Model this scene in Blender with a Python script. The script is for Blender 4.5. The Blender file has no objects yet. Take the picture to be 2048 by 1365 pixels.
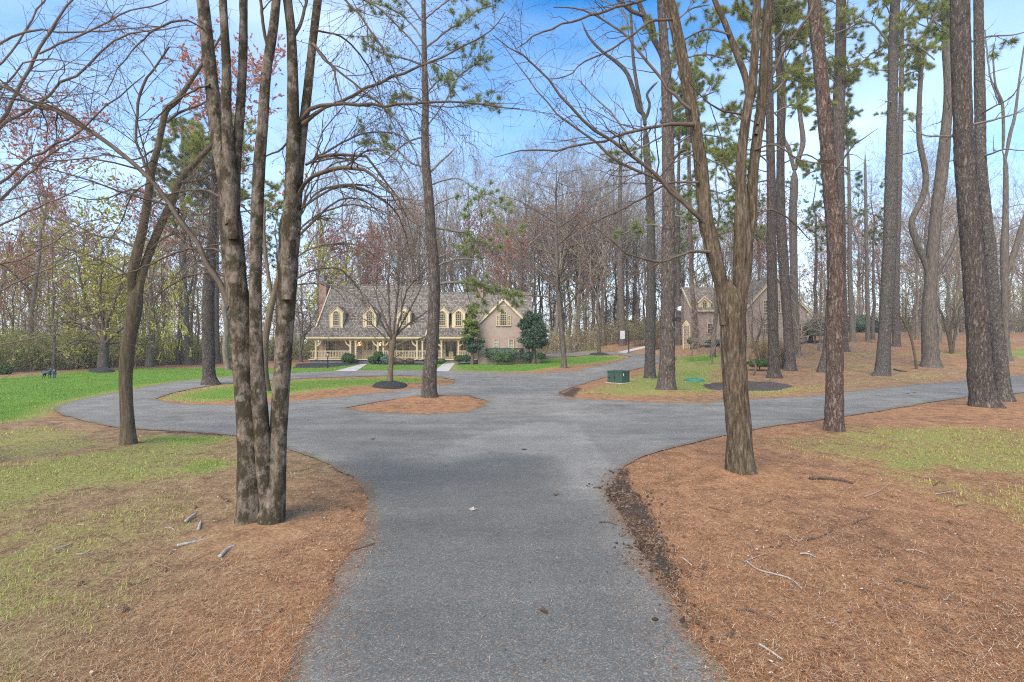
import bpy, math, random
import numpy as np
from mathutils import Vector
from mathutils.geometry import delaunay_2d_cdt
C = bpy.context.scene.collection
rng = np.random.default_rng(11)
CAMZ, F, CU, CV = 2.4, 1024.0, 1024.0, 682.5

# ------------------------------------------------------------ terrain
def sstep(a, b, x):
    t = np.clip((np.asarray(x, float) - a) / (b - a), 0, 1)
    return t * t * (3 - 2 * t)
def hgt(x, y):
    return 3.8 * sstep(28, 85, y) * sstep(-4, 36, x) + 1.6 * sstep(66, 110, y) * (1 - sstep(-4, 36, x)) * sstep(-60, -10, x)
def gpix(u, v):
    """where the sight line of a photograph pixel meets the terrain"""
    lo, prev = 0.8, 0.8
    for y in np.arange(0.8, 160, 0.1):
        if CAMZ - (v - CV) / F * y <= float(hgt((u - CU) / F * y, y)):
            return ((u - CU) / F * y, float(y))
    return ((u - CU) / F * 160, 160.0)
def W(u, v, y):
    return np.array([(u - CU) / F * y, y, CAMZ - (v - CV) / F * y])
def pip(px, py, poly):
    poly = np.asarray(poly); inside = np.zeros(np.shape(px), bool)
    j = len(poly) - 1
    for i in range(len(poly)):
        xi, yi = poly[i]; xj, yj = poly[j]
        if yi != yj:
            c = ((yi > py) != (yj > py)) & (px < (xj - xi) * (py - yi) / (yj - yi) + xi)
            inside ^= c
        j = i
    return inside
def pdist(px, py, poly):
    d = np.full(np.shape(px), 1e9)
    n = len(poly)
    for i in range(n):
        ax, ay = poly[i]; bx, by = poly[(i + 1) % n]
        dx, dy = bx - ax, by - ay
        t = np.clip(((px - ax) * dx + (py - ay) * dy) / (dx * dx + dy * dy + 1e-9), 0, 1)
        d = np.minimum(d, np.hypot(px - ax - t * dx, py - ay - t * dy))
    return d
def sdist(px, py, poly):
    d = pdist(px, py, poly)
    return np.where(pip(px, py, poly), d, -d)

# ------------------------------------------------------------ value noise
def _h(i, j, k):
    i = i.astype(np.uint32); j = j.astype(np.uint32); k = k.astype(np.uint32)
    n = i * np.uint32(374761393) + j * np.uint32(668265263) + k * np.uint32(2246822519)
    n = (n ^ (n >> np.uint32(13))) * np.uint32(1274126177)
    return ((n ^ (n >> np.uint32(16))) & np.uint32(0xffff)).astype(float) / 65535.0
def vnoise(x, y, z):
    x, y, z = np.broadcast_arrays(np.asarray(x, float), np.asarray(y, float), np.asarray(z, float))
    xi = np.floor(x).astype(np.int64); yi = np.floor(y).astype(np.int64); zi = np.floor(z).astype(np.int64)
    fx, fy, fz = x - xi, y - yi, z - zi
    fx = fx * fx * (3 - 2 * fx); fy = fy * fy * (3 - 2 * fy); fz = fz * fz * (3 - 2 * fz)
    r = 0
    for a in (0, 1):
        for b in (0, 1):
            for c in (0, 1):
                w = (fx if a else 1 - fx) * (fy if b else 1 - fy) * (fz if c else 1 - fz)
                r = r + w * _h((xi + a) & 0xffffffff, (yi + b) & 0xffffffff, (zi + c) & 0xffffffff)
    return r * 2 - 1

# ------------------------------------------------------------ meshes
def npmesh(name, V, faces, smooth=True, col=None):
    """faces: list of (n,k) int arrays"""
    me = bpy.data.meshes.new(name)
    V = np.ascontiguousarray(V, np.float32).reshape(-1, 3)
    me.vertices.add(len(V)); me.vertices.foreach_set('co', V.ravel())
    faces = [np.asarray(f, np.int32) for f in faces if len(f)]
    nl = sum(f.size for f in faces); nf = sum(len(f) for f in faces)
    me.loops.add(nl); me.polygons.add(nf)
    me.loops.foreach_set('vertex_index', np.concatenate([f.ravel() for f in faces]))
    tot = np.concatenate([np.full(len(f), f.shape[1], np.int32) for f in faces])
    me.polygons.foreach_set('loop_start', np.concatenate([[0], np.cumsum(tot)[:-1]]).astype(np.int32))
    me.polygons.foreach_set('loop_total', tot)
    me.polygons.foreach_set('use_smooth', np.full(nf, smooth))
    me.update(calc_edges=True)
    if col is not None:
        a = me.attributes.new('mask', 'FLOAT_COLOR', 'POINT')
        a.data.foreach_set('color', np.ascontiguousarray(col, np.float32).ravel())
    return me
def link(name, me, mats=(), parent=None, loc=None):
    o = bpy.data.objects.new(name, me); C.objects.link(o)
    if me is not None:
        for m in (mats if isinstance(mats, (list, tuple)) else [mats]):
            me.materials.append(m)
    if parent is not None: o.parent = parent
    if loc is not None: o.location = loc
    return o
def tag(o, label=None, cat=None, group=None, kind=None):
    if label: o['label'] = label
    if cat: o['category'] = cat
    if group: o['group'] = group
    if kind: o['kind'] = kind
    return o
def thing(name, label, cat, loc=(0, 0, 0), group=None):
    return tag(link(name, None, loc=loc), label, cat, group)

class MB:
    """collects polygons with a material index, then links them as one mesh object"""
    def __init__(s): s.v = []; s.f = []; s.m = []
    def poly(s, pts, m=0):
        b = len(s.v); s.v += [tuple(p) for p in pts]; s.f.append(tuple(range(b, b + len(pts)))); s.m.append(m)
    def box(s, lo, hi, m=0):
        x0, y0, z0 = lo; x1, y1, z1 = hi; b = len(s.v)
        s.v += [(x0,y0,z0),(x1,y0,z0),(x1,y1,z0),(x0,y1,z0),(x0,y0,z1),(x1,y0,z1),(x1,y1,z1),(x0,y1,z1)]
        for q in ((0,3,2,1),(4,5,6,7),(0,1,5,4),(1,2,6,5),(2,3,7,6),(3,0,4,7)):
            s.f.append(tuple(b + i for i in q)); s.m.append(m)
    def prism(s, prof, d, m=0):
        """extrude a planar polygon (3-D points) by vector d"""
        n = len(prof); b = len(s.v)
        s.v += [tuple(p) for p in prof] + [tuple(np.add(p, d)) for p in prof]
        s.f.append(tuple(range(b, b + n))); s.f.append(tuple(range(b + 2*n - 1, b + n - 1, -1)))
        s.m += [m, m]
        for i in range(n):
            j = (i + 1) % n
            s.f.append((b + i, b + n + i, b + n + j, b + j)); s.m.append(m)
    def bar(s, p, q, w, h=None, m=0):
        p = Vector(p); q = Vector(q); d = (q - p).normalized(); h = h or w
        a = d.cross(Vector((0, 0, 1)))
        if a.length < 1e-3: a = Vector((1, 0, 0))
        a.normalize(); c = a.cross(d)
        pr = [p + a*sx*w/2 + c*sy*h/2 for sx, sy in ((-1,-1),(1,-1),(1,1),(-1,1))]
        s.prism(pr, q - p, m)
    def tube(s, pts, r, n=8, m=0):
        V, Fq = tubes(np.array([pts], float), np.broadcast_to(np.array(r, float), (1, len(pts))), n)
        b = len(s.v); s.v += [tuple(x) for x in V]
        for q in Fq: s.f.append(tuple(int(i) + b for i in q)); s.m.append(m)
        s.f.append(tuple(b + i for i in range(n))[::-1]); s.m.append(m)
        k = b + n * (len(pts) - 1); s.f.append(tuple(k + i for i in range(n))); s.m.append(m)
    def build(s, name, mats, parent=None, smooth=False, loc=None):
        me = bpy.data.meshes.new(name); me.from_pydata(s.v, [], s.f)
        o = link(name, me, mats, parent, loc)
        me.polygons.foreach_set('material_index', s.m)
        me.polygons.foreach_set('use_smooth', [smooth] * len(s.f))
        import bmesh
        b = bmesh.new(); b.from_mesh(me); bmesh.ops.recalc_face_normals(b, faces=b.faces); b.to_mesh(me); b.free()
        me.update(); return o

def _norm(a): return a / (np.linalg.norm(a, axis=-1, keepdims=True) + 1e-9)
def tubes(P, R, S):
    """P (M,K,3), R (M,K): M tubes of S sides with a constant frame each -> verts, quads"""
    M, K = R.shape
    d = _norm(P[:, -1] - P[:, 0])
    ref = np.where(np.abs(d[:, 2:3]) > 0.9, np.array([[1., 0, 0]]), np.array([[0, 0, 1.]]))
    a = _norm(np.cross(d, ref)); b = np.cross(d, a)
    th = np.arange(S) * 2 * math.pi / S
    ring = a[:, None, None, :] * np.cos(th)[None, None, :, None] + b[:, None, None, :] * np.sin(th)[None, None, :, None]
    V = P[:, :, None, :] + ring * R[:, :, None, None]
    base = (np.arange(M)[:, None, None] * K + np.arange(K - 1)[None, :, None]) * S
    i = np.arange(S)[None, None, :]; j = (i + 1) % S
    Q = np.stack(np.broadcast_arrays(base + i, base + j, base + S + j, base + S + i), -1).reshape(-1, 4)
    return V.reshape(-1, 3), Q
def merge(parts):
    V, Q, b = [], [], 0
    for v, q in parts:
        V.append(v); Q.append(q + b); b += len(v)
    return np.concatenate(V), Q
def catmull(pts, K):
    p = np.asarray(pts, float); n = len(p)
    if n == 2:
        t = np.linspace(0, 1, K)[:, None]; return p[0] * (1 - t) + p[1] * t
    q = np.vstack([2 * p[0] - p[1], p, 2 * p[-1] - p[-2]])
    seg = np.linalg.norm(np.diff(p[:, :3], axis=0), axis=1); s = np.concatenate([[0], np.cumsum(seg)])
    ts = np.linspace(0, s[-1], K); i = np.clip(np.searchsorted(s, ts, 'right') - 1, 0, n - 2)
    t = ((ts - s[i]) / (seg[i] + 1e-9))[:, None]
    p0, p1, p2, p3 = q[i], q[i+1], q[i+2], q[i+3]
    return 0.5 * (2*p1 + (p2-p0)*t + (2*p0-5*p1+4*p2-p3)*t*t + (3*p1-p0-3*p2+p3)*t**3)

def trunk_mesh(P, R, S, lump=0.08, furrow=0.0, flare=0.0, seed=0, fz=1.2, ff=9, zbase=None):
    """one displaced trunk: P (K,3) centre line, R (K,)"""
    K = len(R); t = _norm(np.gradient(P, axis=0))
    a = np.zeros((K, 3)); r = np.array([1., 0, 0])
    for k in range(K):
        r = r - t[k] * r.dot(t[k]); r /= np.linalg.norm(r); a[k] = r
    b = np.cross(t, a)
    th = np.arange(S) * 2 * math.pi / S
    ct, st = np.cos(th), np.sin(th)
    arc = np.concatenate([[0], np.cumsum(np.linalg.norm(np.diff(P, axis=0), axis=1))])[:, None]
    disp = lump * vnoise(ct * 1.3 + seed * 7.1, st * 1.3 + 3, arc * 1.1) + 0.5 * lump * vnoise(ct * 3 + seed, st * 3 + 9, arc * 3.1)
    if furrow:
        tw = vnoise(seed, 1.5, arc * 0.7) * 0.6
        f1 = 1 - np.abs(vnoise(np.cos(th + tw) * ff * .5 + 5, np.sin(th + tw) * ff * .5 + seed, arc * fz))
        f2 = 1 - np.abs(vnoise(np.cos(th) * ff, np.sin(th) * ff + seed, arc * fz * 3))
        disp = disp - furrow * (f1 ** 3 + 0.6 * f2 ** 3)
    if flare:
        zz = arc
        disp = disp + flare * np.exp(-zz / (0.45)) * (1 + 0.7 * vnoise(ct * 1.7 + seed * 3, st * 1.7, 0.3)[None, :])
    rr = R[:, None] * (1 + disp)
    V = P[:, None, :] + rr[:, :, None] * (a[:, None, :] * ct[None, :, None] + b[:, None, :] * st[None, :, None])
    base = np.arange(K - 1)[:, None] * S; i = np.arange(S)[None, :]; j = (i + 1) % S
    Q = np.stack(np.broadcast_arrays(base + i, base + j, base + S + j, base + S + i), -1).reshape(-1, 4)
    return V.reshape(-1, 3), Q

def spawn(P, R, dens, t0, t1, ang, ratio, K=5, up=0.0, jit=0.18, rr=0.55, rmin=0.0025, rmax=9, lmin=0.15, lmax=9, rg=rng, flat=0.0, tap=0.25, taper_t=0.55):
    """children of the branches (P, R); dens = children per metre of parent"""
    M, Kp = R.shape
    L = np.linalg.norm(np.diff(P, axis=1), axis=2).sum(1)
    n = np.maximum((L * (t1 - t0) * dens + rg.uniform(0, 1, M)).astype(int), 0)
    idx = np.repeat(np.arange(M), n); N = len(idx)
    if N == 0: return np.zeros((0, K, 3)), np.zeros((0, K))
    t = rg.uniform(t0, t1, N); f = t * (Kp - 1); i = np.minimum(f.astype(int), Kp - 2); a = (f - i)[:, None]
    pos = P[idx, i] * (1 - a) + P[idx, i + 1] * a
    tan = _norm(P[idx, i + 1] - P[idx, i])
    rad = R[idx, i] * (1 - a[:, 0]) + R[idx, i + 1] * a[:, 0]
    rv = rg.normal(size=(N, 3)); rv[:, 2] *= (1 - flat)
    perp = _norm(rv - tan * (rv * tan).sum(1, keepdims=True))
    an = np.radians(ang + rg.normal(0, 12, N))[:, None]
    d = np.cos(an) * tan + np.sin(an) * perp
    ln = np.clip(L[idx] * ratio * (1 - taper_t * t) * rg.uniform(0.5, 1.25, N), lmin, lmax)
    r0 = np.clip(np.minimum(rad * rr, ln * 0.022), rmin, rmax)
    Q = np.zeros((N, K, 3)); Q[:, 0] = pos; st = (ln / (K - 1))[:, None]
    for k in range(1, K):
        d = _norm(d + jit * rg.normal(size=(N, 3)) + np.array([0, 0, up]))
        Q[:, k] = Q[:, k - 1] + d * st
    RR = r0[:, None] * np.linspace(1, tap, K)[None, :]
    return Q, np.maximum(RR, rmin * 0.6)

def tufts(pos, d, n, ln, wd, rg=rng, spread=0.75):
    """needle tufts / leaf sprays: n slim triangles from every point"""
    N = len(pos)
    dd = _norm(np.repeat(d, n, 0) + spread * rg.normal(size=(N * n, 3)))
    p = np.repeat(pos, n, 0); l = ln * rg.uniform(0.6, 1.2, (N * n, 1))
    s = _norm(np.cross(dd, rg.normal(size=(N * n, 3)))) * wd * 0.5
    V = np.stack([p - s, p + s, p + dd * l], 1).reshape(-1, 3)
    return V, np.arange(N * n * 3).reshape(-1, 3)
def leaves(pos, size, rg=rng):
    """small four-cornered leaf faces turned every way"""
    N = len(pos); a = _norm(rg.normal(size=(N, 3))); b = _norm(np.cross(a, rg.normal(size=(N, 3))))
    s = size * rg.uniform(0.6, 1.3, (N, 1)); a = a * s; b = b * s * 0.6
    V = np.stack([pos - a, pos - b, pos + a, pos + b], 1).reshape(-1, 3)
    return V, np.arange(N * 4).reshape(-1, 4)
def along(P, n, rg=rng, t0=0.3):
    """n random points per branch with the branch direction"""
    M, K = P.shape[:2]; idx = np.repeat(np.arange(M), n); t = rg.uniform(t0, 1, len(idx)) * (K - 1)
    i = np.minimum(t.astype(int), K - 2); a = (t - i)[:, None]
    return P[idx, i] * (1 - a) + P[idx, i + 1] * a, _norm(P[idx, i + 1] - P[idx, i])
# ------------------------------------------------------------ materials
def newmat(name):
    m = bpy.data.materials.new(name); m.use_nodes = True
    nt = m.node_tree; b = nt.nodes['Principled BSDF']
    return m, nt, b
def nd(nt, t, **kw):
    n = nt.nodes.new(t)
    for k, v in kw.items():
        if k in n.inputs: n.inputs[k].default_value = v
        else: setattr(n, k, v)
    return n
def ramp(nt, fac, stops):
    r = nt.nodes.new('ShaderNodeValToRGB'); e = r.color_ramp.elements
    while len(e) < len(stops): e.new(0.5)
    for q, (p, c) in zip(e, stops): q.position = p; q.color = (*c, 1)
    nt.links.new(fac, r.inputs[0]); return r.outputs[0]
def mixc(nt, f, a, b, mode='MIX'):
    n = nt.nodes.new('ShaderNodeMix'); n.data_type = 'RGBA'; n.blend_type = mode
    for s, v in ((n.inputs[0], f), (n.inputs[6], a), (n.inputs[7], b)):
        if hasattr(v, 'is_output'): nt.links.new(v, s)
        else: s.default_value = (*v, 1) if isinstance(v, tuple) else v
    return n.outputs[2]
def math_(nt, op, a, b=0.0, c=None):
    n = nt.nodes.new('ShaderNodeMath'); n.operation = op
    for s, v in zip(n.inputs, (a, b, c)):
        if v is None: continue
        if hasattr(v, 'is_output'): nt.links.new(v, s)
        else: s.default_value = v
    return n.outputs[0]
def coords(nt, scale=(1, 1, 1), kind='Object', rot=(0, 0, 0)):
    t = nt.nodes.new('ShaderNodeTexCoord'); m = nt.nodes.new('ShaderNodeMapping'); m.inputs['Scale'].default_value = scale
    m.inputs['Rotation'].default_value = rot
    nt.links.new(t.outputs[kind], m.inputs[0]); return m.outputs[0]
def noise(nt, vec, scale, detail=4, rough=0.55, out=0):
    n = nd(nt, 'ShaderNodeTexNoise', Scale=scale, Detail=detail, Roughness=rough); nt.links.new(vec, n.inputs['Vector']); return n.outputs[out]
def bump(nt, b, hgt_, strength=0.5, dist=0.02):
    n = nd(nt, 'ShaderNodeBump', Strength=strength, Distance=dist); nt.links.new(hgt_, n.inputs['Height']); nt.links.new(n.outputs[0], b.inputs['Normal'])
def rnd(nt):
    return nt.nodes.new('ShaderNodeObjectInfo').outputs['Random']
def flat(name, col, rough=0.6, var=0.12, scale=6.0, spec=0.3, metal=0.0):
    m, nt, b = newmat(name)
    v = coords(nt); n = noise(nt, v, scale)
    dk = tuple(c * (1 - var) for c in col); lt = tuple(min(1, c * (1 + var)) for c in col)
    nt.links.new(ramp(nt, n, [(0.3, dk), (0.7, lt)]), b.inputs['Base Color'])
    b.inputs['Roughness'].default_value = rough; b.inputs['Specular IOR Level'].default_value = spec; b.inputs['Metallic'].default_value = metal
    return m
def bark(name, dark, mid, light, moss=None, mossamt=0.5, lichen=None, zs=0.22, sc=14, bs=0.9, bd=0.03, plates=False, mscale=3.0):
    m, nt, b = newmat(name)
    v = coords(nt, (1, 1, zs)); v1 = coords(nt)
    n = noise(nt, v, sc, 8, 0.65)
    if plates:
        vo = nd(nt, 'ShaderNodeTexVoronoi', Scale=sc * 1.1); vo.feature = 'DISTANCE_TO_EDGE'
        w = mixc(nt, 0.22, v, noise(nt, v, sc * .6, 4, 0.7, 1)); nt.links.new(w, vo.inputs['Vector'])
        e = math_(nt, 'MULTIPLY', vo.outputs['Distance'], 3.2)
        e = math_(nt, 'MINIMUM', e, 1.0)
        hh = math_(nt, 'ADD', math_(nt, 'MULTIPLY', e, 0.34), math_(nt, 'MULTIPLY', n, 0.68))
    else:
        hh = n
    c = ramp(nt, hh, [(0.25, dark), (0.5, mid), (0.75, light)])
    big = noise(nt, v1, 1.3, 3)
    c = mixc(nt, math_(nt, 'MULTIPLY', big, 0.35), c, tuple(x * 0.55 for x in mid))
    if plates:
        kf = ramp(nt, noise(nt, coords(nt, (1, 1, 2.6)), 2.0, 3, 0.6), [(0.60, (0, 0, 0)), (0.70, (1, 1, 1))])
        c = mixc(nt, math_(nt, 'MULTIPLY', kf, 0.6), c, dark)
    if moss:
        f = ramp(nt, noise(nt, coords(nt, (1, 1, 0.6)), mscale, 6, 0.7), [(1 - mossamt - 0.05, (0, 0, 0)), (1 - mossamt + 0.06, (1, 1, 1))])
        c = mixc(nt, math_(nt, 'MULTIPLY', f, .92), c, moss)
    if lichen:
        f = ramp(nt, noise(nt, v1, 7.0, 5, 0.7), [(0.58, (0, 0, 0)), (0.66, (1, 1, 1))])
        c = mixc(nt, math_(nt, 'MULTIPLY', f, 0.35), c, lichen)
    hs = nd(nt, 'ShaderNodeHueSaturation'); nt.links.new(c, hs.inputs['Color'])
    nt.links.new(math_(nt, 'MULTIPLY_ADD', rnd(nt), 0.5, 0.75), hs.inputs['Value']); c = hs.outputs[0]
    nt.links.new(c, b.inputs['Base Color']); b.inputs['Roughness'].default_value = 0.95; b.inputs['Specular IOR Level'].default_value = 0.15
    bump(nt, b, hh, bs, bd); return m
def leafm(name, stops, rough=0.6, trans=0.0, scale=1.6):
    m, nt, b = newmat(name)
    g = nt.nodes.new('ShaderNodeNewGeometry').outputs['Random Per Island']
    f = math_(nt, 'ADD', math_(nt, 'MULTIPLY', g, 0.6), math_(nt, 'MULTIPLY', noise(nt, coords(nt), scale, 3), 0.4))
    nt.links.new(ramp(nt, f, stops), b.inputs['Base Color']); b.inputs['Roughness'].default_value = rough
    b.inputs['Specular IOR Level'].default_value = 0.25
    if trans:
        t = nt.nodes.new('ShaderNodeBsdfTranslucent'); nt.links.new(ramp(nt, f, stops), t.inputs[0])
        mx = nt.nodes.new('ShaderNodeMixShader'); mx.inputs[0].default_value = trans
        nt.links.new(b.outputs[0], mx.inputs[1]); nt.links.new(t.outputs[0], mx.inputs[2])
        nt.links.new(mx.outputs[0], nt.nodes['Material Output'].inputs[0])
    return m
B_MOSSY = bark('bark_mossy_maple', (0.06, 0.045, 0.03), (0.205, 0.16, 0.118), (0.35, 0.29, 0.22), moss=(0.05, 0.038, 0.02), mossamt=0.51, lichen=(0.42, 0.41, 0.34), zs=0.4, sc=22, mscale=6.5)
B_FURROW = bark('bark_furrowed', (0.022, 0.016, 0.010), (0.105, 0.077, 0.05), (0.27, 0.21, 0.15), moss=(0.085, 0.07, 0.03), mossamt=0.36, zs=0.2, sc=24, bs=1.0, bd=0.05)
B_YOUNG = bark('bark_brown_ridged', (0.05, 0.035, 0.02), (0.14, 0.105, 0.065), (0.25, 0.195, 0.13), zs=0.12, sc=22)
B_PINE = bark('bark_pine_plated', (0.036, 0.028, 0.022), (0.138, 0.107, 0.087), (0.26, 0.21, 0.175), plates=True, zs=0.24, sc=15, bs=1.0, bd=0.06)
B_PINER = bark('bark_pine_reddish', (0.036, 0.024, 0.018), (0.155, 0.105, 0.08), (0.28, 0.205, 0.165), plates=True, zs=0.24, sc=15, bs=1.0, bd=0.06)
B_PINEG = bark('bark_pine_lichen', (0.04, 0.034, 0.028), (0.145, 0.122, 0.10), (0.26, 0.232, 0.195), lichen=(0.25, 0.27, 0.19), plates=True, zs=0.42, sc=15, bs=1.0, bd=0.05)
B_GREY = bark('bark_grey', (0.045, 0.036, 0.028), (0.13, 0.105, 0.082), (0.235, 0.20, 0.16), zs=0.2, sc=12)
B_FOREST = bark('bark_forest', (0.06, 0.048, 0.036), (0.175, 0.14, 0.105), (0.31, 0.26, 0.205), zs=0.2, sc=9, bs=0.6)
TW_BROWN = flat('twig_brown', (0.12, 0.09, 0.065), 0.9, 0.3, spec=0.1)
TW_GREY = flat('twig_grey', (0.165, 0.145, 0.125), 0.9, 0.3, spec=0.1)
TW_RED = flat('twig_reddish', (0.16, 0.118, 0.095), 0.9, 0.3, spec=0.1)
TW_FOREST = flat('twig_forest', (0.31, 0.245, 0.18), 0.9, 0.3, spec=0.1)
L_PINE = leafm('needles_pine', [(0.2, (0.11, 0.15, 0.05)), (0.5, (0.24, 0.30, 0.09)), (0.8, (0.42, 0.42, 0.15))], trans=0.4)
L_PINEY = leafm('needles_yellowing', [(0.2, (0.13, 0.19, 0.04)), (0.5, (0.29, 0.34, 0.07)), (0.8, (0.50, 0.42, 0.13))], trans=0.4)
L_RED = leafm('buds_red', [(0.2, (0.50, 0.21, 0.15)), (0.8, (0.74, 0.42, 0.31))], trans=0.45)
L_BROWN = leafm('buds_brown', [(0.2, (0.12, 0.075, 0.05)), (0.8, (0.26, 0.17, 0.11))], trans=0.2)
L_LIME = leafm('leaves_lime', [(0.2, (0.58, 0.58, 0.06)), (0.8, (0.84, 0.80, 0.18))], trans=0.5)
L_OLIVE = leafm('leaves_olive', [(0.2, (0.18, 0.19, 0.06)), (0.5, (0.32, 0.32, 0.10)), (0.8, (0.46, 0.41, 0.17))], trans=0.4)
L_BRUSH = leafm('leaves_brush', [(0.2, (0.34, 0.34, 0.09)), (0.5, (0.50, 0.52, 0.13)), (0.8, (0.66, 0.60, 0.26))], trans=0.45)
L_TAN = leafm('leaves_tan_brush', [(0.2, (0.26, 0.19, 0.11)), (0.5, (0.38, 0.33, 0.15)), (0.8, (0.56, 0.45, 0.28))], trans=0.4)
L_DARK = leafm('leaves_evergreen', [(0.2, (0.028, 0.055, 0.025)), (0.55, (0.065, 0.115, 0.055)), (0.85, (0.16, 0.21, 0.13))], 0.45, trans=0.1)
L_HOLLY = leafm('leaves_holly', [(0.2, (0.10, 0.15, 0.025)), (0.55, (0.24, 0.29, 0.05)), (0.85, (0.44, 0.44, 0.10))], 0.45, trans=0.25)
L_BOX = leafm('leaves_boxwood', [(0.2, (0.03, 0.06, 0.015)), (0.55, (0.065, 0.12, 0.03)), (0.85, (0.14, 0.20, 0.06))], 0.5)
L_BLUE = leafm('leaves_blue_green', [(0.2, (0.07, 0.11, 0.08)), (0.55, (0.15, 0.21, 0.15)), (0.85, (0.28, 0.34, 0.24))], 0.6)
L_BARB = leafm('leaves_barberry', [(0.2, (0.07, 0.04, 0.03)), (0.55, (0.13, 0.09, 0.05)), (0.85, (0.2, 0.19, 0.08))], 0.6)
CREAM = flat('paint_cream', (0.55, 0.44, 0.26), 0.5, 0.06)
CREAM2 = flat('paint_pale_cream', (0.62, 0.50, 0.31), 0.5, 0.06)
CONCRETE = flat('concrete', (0.50, 0.46, 0.42), 0.85, 0.12)
SLATE = flat('slate_step', (0.10, 0.10, 0.11), 0.7, 0.3, 3)
BLACKM = flat('black_metal', (0.012, 0.012, 0.013), 0.45, 0.2)
GREYM = flat('grey_plastic', (0.22, 0.24, 0.27), 0.4, 0.1)
WHITEP = flat('white_plastic', (0.72, 0.73, 0.72), 0.4, 0.05)
BRONZE = flat('bronze_patina', (0.035, 0.05, 0.055), 0.4, 0.4, 9, 0.5)
BRONZEB = flat('bronze_blue', (0.10, 0.14, 0.18), 0.5, 0.3, 9, 0.5)
TRANSF = flat('transformer_green', (0.035, 0.075, 0.05), 0.45, 0.12, 3, 0.4)
COVERG = flat('cover_green', (0.05, 0.22, 0.15), 0.5, 0.15, 3)
LOGM = flat('weathered_wood', (0.34, 0.30, 0.26), 0.9, 0.35, 30)
LOGB = flat('brown_wood', (0.24, 0.15, 0.09), 0.9, 0.4, 30)
STICKM = flat('dark_stick', (0.10, 0.065, 0.045), 0.9, 0.4, 30)
CONE = flat('cone_brown', (0.20, 0.125, 0.085), 0.8, 0.4, 40)
def glassm(name, col, rough=0.08):
    m, nt, b = newmat(name); v = coords(nt)
    nt.links.new(ramp(nt, noise(nt, v, 0.9, 2), [(0.35, tuple(c * 0.5 for c in col)), (0.65, col)]), b.inputs['Base Color'])
    b.inputs['Roughness'].default_value = rough; b.inputs['Specular IOR Level'].default_value = 0.5; return m
GLASS = glassm('window_glass', (0.05, 0.045, 0.045))
GLASSC = glassm('window_glass_curtain', (0.40, 0.40, 0.41), 0.2)
def lit(name, col, s):
    m, nt, b = newmat(name); b.inputs['Base Color'].default_value = (*col, 1)
    b.inputs['Emission Color'].default_value = (*col, 1); b.inputs['Emission Strength'].default_value = s; return m
LAMPLIT = lit('lamp_lit', (1.0, 0.55, 0.2), 3.0)
LAMPGLASS = flat('lamp_frosted', (0.62, 0.42, 0.30), 0.3, 0.05)
def brickm(name, a, b_, mort, sc=1.0, rough=0.9):
    m, nt, b = newmat(name)
    tc = nt.nodes.new('ShaderNodeTexCoord'); sx = nt.nodes.new('ShaderNodeSeparateXYZ'); nt.links.new(tc.outputs['Object'], sx.inputs[0])
    cb = nt.nodes.new('ShaderNodeCombineXYZ'); nt.links.new(math_(nt, 'ADD', sx.outputs[0], sx.outputs[1]), cb.inputs[0]); nt.links.new(sx.outputs[2], cb.inputs[1])
    t = nd(nt, 'ShaderNodeTexBrick', Scale=sc); t.inputs['Brick Width'].default_value = 0.22; t.inputs['Row Height'].default_value = 0.075; t.inputs['Mortar Size'].default_value = 0.008
    t.inputs['Color1'].default_value = (*a, 1); t.inputs['Color2'].default_value = (*b_, 1); t.inputs['Mortar'].default_value = (*mort, 1)
    nt.links.new(cb.outputs[0], t.inputs['Vector'])
    c = mixc(nt, noise(nt, tc.outputs['Object'], 2.2, 5), t.outputs[0], tuple(x * 0.8 for x in a))
    nt.links.new(c, b.inputs['Base Color']); b.inputs['Roughness'].default_value = rough; return m
BRICK = brickm('brick_beige', (0.36, 0.262, 0.205), (0.44, 0.325, 0.258), (0.42, 0.36, 0.31))
BRICKR = brickm('brick_chimney', (0.36, 0.20, 0.16), (0.42, 0.27, 0.22), (0.40, 0.33, 0.29))
STONE = brickm('stone_foundation', (0.16, 0.15, 0.13), (0.26, 0.25, 0.22), (0.12, 0.11, 0.10), 0.4)
def shingle(name, cols, row=0.19):
    m, nt, b = newmat(name)
    tc = nt.nodes.new('ShaderNodeTexCoord'); sx = nt.nodes.new('ShaderNodeSeparateXYZ'); nt.links.new(tc.outputs['Object'], sx.inputs[0])
    cb = nt.nodes.new('ShaderNodeCombineXYZ'); nt.links.new(math_(nt, 'ADD', sx.outputs[0], math_(nt, 'MULTIPLY', sx.outputs[1], 0.35)), cb.inputs[0]); nt.links.new(sx.outputs[2], cb.inputs[1])
    t = nd(nt, 'ShaderNodeTexBrick', Scale=1.0); t.inputs['Brick Width'].default_value = 0.17; t.inputs['Row Height'].default_value = row; t.inputs['Mortar Size'].default_value = 0.02
    t.inputs['Mortar Smooth'].default_value = 0.6; t.offset = 0.37
    t.inputs['Color1'].default_value = (0.1, 0.1, 0.1, 1); t.inputs['Color2'].default_value = (1, 1, 1, 1); t.inputs['Mortar'].default_value = (0, 0, 0, 1)
    nt.links.new(cb.outputs[0], t.inputs['Vector'])
    f = math_(nt, 'ADD', math_(nt, 'MULTIPLY', t.outputs[0], 0.42), math_(nt, 'MULTIPLY', noise(nt, coords(nt, (1.2, 1.2, 5)), 1.6, 6, 0.7), 0.58))
    nt.links.new(ramp(nt, f, cols), b.inputs['Base Color']); b.inputs['Roughness'].default_value = 0.9; b.inputs['Specular IOR Level'].default_value = 0.2
    bump(nt, b, t.outputs[0], 0.6, 0.04); return m
SHAKE = shingle('roof_cedar_shakes', [(0.15, (0.045, 0.037, 0.03)), (0.45, (0.18, 0.15, 0.12)), (0.72, (0.345, 0.295, 0.24))])
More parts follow.
